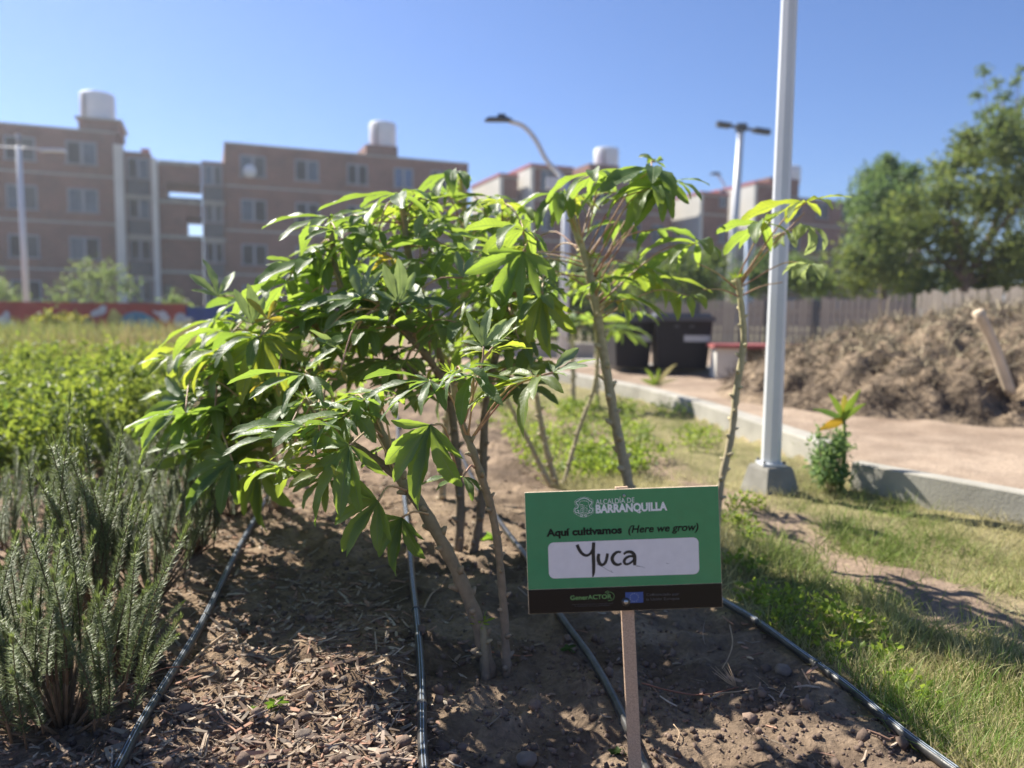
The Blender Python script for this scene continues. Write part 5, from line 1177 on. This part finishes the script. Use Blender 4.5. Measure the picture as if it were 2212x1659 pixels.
def text(name, s, m, z, bl_, br_, hgt, off=0.0, shear=0.0, fitw=True):
    """text fitted between two baseline points (zoom coords), hgt = height of the capitals in zoom px"""
    cu_ = bpy.data.curves.new('print_text', 'FONT'); cu_.body = s; cu_.offset = off; cu_.shear = shear; cu_.resolution_u = 4; cu_.fill_mode = 'FRONT'
    to = bpy.data.objects.new('print_text', cu_); COL.objects.link(to); bpy.context.view_layer.update(); dg = bpy.context.evaluated_depsgraph_get(); me = bpy.data.meshes.new_from_object(to.evaluated_get(dg)); bpy.data.objects.remove(to)
    n = len(me.vertices); co = np.zeros(n*3); me.vertices.foreach_get('co', co); co = co.reshape(-1, 3); mn, mx_ = co[:, 0].min(), co[:, 0].max()
    a_, b_ = S(*bl_), S(*br_); wtar = math.hypot(b_[0]-a_[0], b_[1]-a_[1]); ang = math.atan2(b_[1]-a_[1], b_[0]-a_[0]); sy_ = hgt*H/1202/.70
    x = (co[:, 0]-mn)/(mx_-mn)*wtar; y = co[:, 1]*sy_
    co[:, 0] = a_[0]+x*math.cos(ang)-y*math.sin(ang); co[:, 1] = a_[1]+x*math.sin(ang)+y*math.cos(ang); co[:, 2] = z
    me.vertices.foreach_set('co', co.ravel()); me.update(); me.name = name; o = link(name, me, None, sign); me.materials.clear(); me.materials.append(m); return o
Z1, Z2, Z3 = .0009, .0012, .0015
text('lettering', 'ALCALDÍA DE', MT, Z1, (820, 328), (1200, 308), 50, .0)
text('lettering', 'BARRANQUILLA', MT, Z1, (822, 411), (1524, 384), 78, .045)
text('lettering', 'Aquí cultivamos', MD, Z1, (342, 642), (1085, 612), 70, .045)
text('lettering', '(Here we grow)', MD, Z1, (1146, 610), (1838, 586), 72, .024, .22)
text('lettering', 'GenerACTOR', MGR, Z1, (592, 1272), (1000, 1258), 42, .022)
text('lettering', 'Huertas comunitarias para el buen gobierno,', MGY, Z1, (612, 1324), (1015, 1310), 13)
text('lettering', 'la ciudadanía activa y la participación', MGY, Z1, (640, 1340), (985, 1329), 13)
text('lettering', 'Cofinanciado por', MGY, Z1, (1340, 1234), (1660, 1228), 26, .012)
text('lettering', 'la Unión Europea', MGY, Z1, (1340, 1280), (1666, 1272), 26, .012)
# white panel
cnr = [S(358, 705), S(1837, 655), S(1855, 1020), S(378, 1060)]; rad_ = 55*W/1907; poly = []
for i in range(4):
    p = Vector(cnr[i]); a_ = (Vector(cnr[i-1])-p).normalized(); b_ = (Vector(cnr[(i+1) % 4])-p).normalized()
    for k_ in range(7):
        t = k_/6; p0 = p+a_*rad_; p2 = p+b_*rad_; pc_ = p+(a_+b_)*rad_; v0 = p0-pc_; ang = t*math.pi/2; v = (p0-pc_)*math.cos(ang)+(p2-pc_)*math.sin(ang); poly.append(tuple(pc_+v))
flat('name_panel', [ccw(poly)], MW, Z1)
def stroke(name, lines, m, z):
    """lines: [(points in zoom coords, widths)] drawn as smooth ribbons"""
    q = MB()
    for pts_, w in lines:
        pp = smooth_path([(*p, 0) for p in pts_], 6) if len(pts_) > 2 else [Vector((*p, 0)) for p in pts_]; n = len(pp); V = []
        for i, p in enumerate(pp):
            t = (pp[min(i+1, n-1)]-pp[max(i-1, 0)]).normalized(); nn = Vector((-t.y, t.x, 0)); f = i/(n-1)*(len(w)-1) if isinstance(w, list) else 0
            ww = (w[int(f)]*(1-f % 1)+w[min(int(f)+1, len(w)-1)]*(f % 1) if isinstance(w, list) else w)/2
            for sg in (-1, 1): a_ = S(p.x+nn.x*ww*sg, p.y+nn.y*ww*sg); V.append((a_[0], a_[1], z))
        q.add(V, [(2*i, 2*i+2, 2*i+3, 2*i+1) for i in range(n-1)])
    o = q.build(name, m, sign)
    for p in o.data.polygons:
        if p.normal.z < 0: p.flip()
    return o
stroke('handwriting', [([(645, 725), (668, 775), (700, 815), (740, 832), (775, 815), (800, 770)], [32.4, 32.4, 29.7, 27.0, 24.3, 21.6]), ([(808, 702), (806, 800), (812, 900), (814, 1000), (806, 1045)], [32.4, 35.1, 35.1, 29.7, 10.8])], MI, Z2)
stroke('handwriting', [([(862, 815), (856, 860), (868, 905), (898, 925), (928, 900), (942, 850), (946, 812)], [29.7, 35.1, 35.1, 27.0, 29.7, 29.7, 27.0])], MI, Z2)
stroke('handwriting', [([(1080, 800), (1040, 800), (1005, 830), (994, 870), (1015, 910), (1050, 925), (1088, 912)], [18.9, 27.0, 32.4, 35.1, 32.4, 27.0, 18.9])], MI, Z2)
stroke('handwriting', [([(1105, 820), (1135, 800), (1180, 800), (1210, 830), (1214, 870), (1216, 930)], [21.6, 27.0, 32.4, 35.1, 37.8, 29.7]), ([(1208, 845), (1170, 840), (1130, 858), (1112, 890), (1128, 918), (1165, 912), (1205, 880)], [21.6, 24.3, 27.0, 29.7, 24.3, 21.6, 21.6])], MI, Z2+.0001)
stroke('scratch', [([(842, 918), (900, 945), (950, 975), (1008, 1002)], 3), ([(1228, 935), (1280, 945), (1320, 957)], [6, 3, 2]), ([(1525, 912), (1552, 915)], 3), ([(985, 975), (990, 998)], 2)], MI, Z2)
# municipal crest drawn in line
cx_, cy_ = 703, 352
st = []
for sx in (-1, 1):
    st += [([(cx_, cy_-88), (cx_+sx*35, cy_-78), (cx_+sx*58, cy_-58), (cx_+sx*78, cy_-52), (cx_+sx*70, cy_-30), (cx_+sx*56, cy_-15), (cx_+sx*62, cy_+10), (cx_+sx*85, cy_+20), (cx_+sx*82, cy_+50), (cx_+sx*55, cy_+58), (cx_+sx*52, cy_+35), (cx_+sx*68, cy_+34)], 7),
           ([(cx_+sx*50, cy_+62), (cx_+sx*28, cy_+70), (cx_+sx*6, cy_+82), (cx_+sx*24, cy_+92), (cx_+sx*34, cy_+82)], 6),
           ([(cx_, cy_-97), (cx_+sx*42, cy_-88), (cx_+sx*92, cy_-55), (cx_+sx*82, cy_-22), (cx_+sx*72, cy_-8), (cx_+sx*97, cy_+18), (cx_+sx*92, cy_+60), (cx_+sx*50, cy_+85), (cx_+sx*20, cy_+99), (cx_, cy_+99)], 2.4)]
st += [([(cx_-45, cy_-20), (cx_-40, cy_-50), (cx_, cy_-62), (cx_+40, cy_-50), (cx_+45, cy_-20)], 3), ([(cx_-42, cy_-22), (cx_-10, cy_-22)], 4), ([(cx_-8, cy_-22), (cx_-8, cy_+62)], 4), ([(cx_+6, cy_-18), (cx_+6, cy_+50)], 2),
       ([(cx_-40, cy_), (cx_-20, cy_-4)], 3), ([(cx_-34, cy_+22), (cx_-14, cy_+10)], 4), ([(cx_+16, cy_+4), (cx_+38, cy_+20)], 4), ([(cx_-38, cy_+35), (cx_-14, cy_+28)], 3), ([(cx_+16, cy_+28), (cx_+40, cy_+34)], 3), ([(cx_+20, cy_-14), (cx_+36, cy_-8)], 3), ([(cx_-36, cy_+48), (cx_, cy_+62), (cx_+36, cy_+48)], 4)]
stroke('crest', st, MT, Z1)
stroke('arrow_mark', [([(960, 1196), (1000, 1200), (1022, 1228), (1015, 1262), (985, 1278), (962, 1276)], 4.5), ([(932, 1196), (962, 1182)], 4), ([(962, 1182), (960, 1212)], 4), ([(960, 1212), (932, 1196)], 4)], MGR, Z1)
flat('blue_flag', [ccw([S(1130, 1199), S(1306, 1193), S(1312, 1300), S(1136, 1305)])], MB_, Z1)
stars = []
for k_ in range(12):
    th = k_*math.pi/6; c_ = (1220+42*math.sin(th), 1249-40*math.cos(th)); stars.append(ccw([S(c_[0]+5.5*(1 if j % 2 == 0 else .45)*math.sin(j*math.pi/5), c_[1]-5.5*(1 if j % 2 == 0 else .45)*math.cos(j*math.pi/5)) for j in range(10)]))
flat('star_ring', stars, MWH, Z2)
for zx, zy, r_ in ((1140, 1293, .0035), (1095, 240, .0022)):
    x, y = S(zx, zy); q = MB(); q.tube([(x, y, 0), (x, y, .0022), (x, y, .003)], [r_, r_, r_*.6], 16); s_ = q.build('screw', mat('zinc', (.5, .5, .5), .3, .2, 300, metal=1), sign)
    q = MB(); q.box((x, y, .0032), (r_*1.0, r_*.2, .0004)); q.build('slot', M['darkmetal'], s_)
    if zy > 1000:
        q = MB(); q.tube([(x, y, .0004), (x, y, .0012)], [r_*2.0, r_*1.9], 20); q.build('washer', plain('washer_plastic', (.03, .03, .03), .15), sign)
# stake
a_ = at_depth(1325, 1048, SD+.016); b_ = at_depth(1375, 1668, SD+.016); loc = lambda v: Matrix((ex, ey, ez)) @ (v-ctr)
la, lb = loc(at_depth(1349, 1150, SD)), loc(at_depth(1376, 1700, SD)); dirv = (la-lb).normalized(); top = la+dirv*(H*.5-la.y-.0-.0)/max(dirv.y, .1); top = la+dirv*((H/2+.0025-la.y)/dirv.y); bot = lb-dirv*.06
sidev = Vector((dirv.y, -dirv.x, 0)); w2 = .0098; V = []
for c_ in (bot, top):
    for sx, z_ in ((-1, -T-.0105), (1, -T-.0105), (1, -T-.0005), (-1, -T-.0005)): V.append(Vector((c_.x, c_.y, 0))+sidev*w2*sx+Vector((0, 0, z_)))
V = [Vector(v) for v in V]
q = MB(); q.add(V, [(3, 2, 1, 0), (4, 5, 6, 7), (0, 1, 5, 4), (1, 2, 6, 5), (2, 3, 7, 6), (3, 0, 4, 7)]); so = q.build('stake', M['wood'], sign)
md = so.modifiers.new('bevel', 'BEVEL'); md.width = .0008; md.segments = 2
print('leaves', cnt, 'tris', sum(len(o.data.polygons) for o in bpy.data.objects if o.type == 'MESH'))
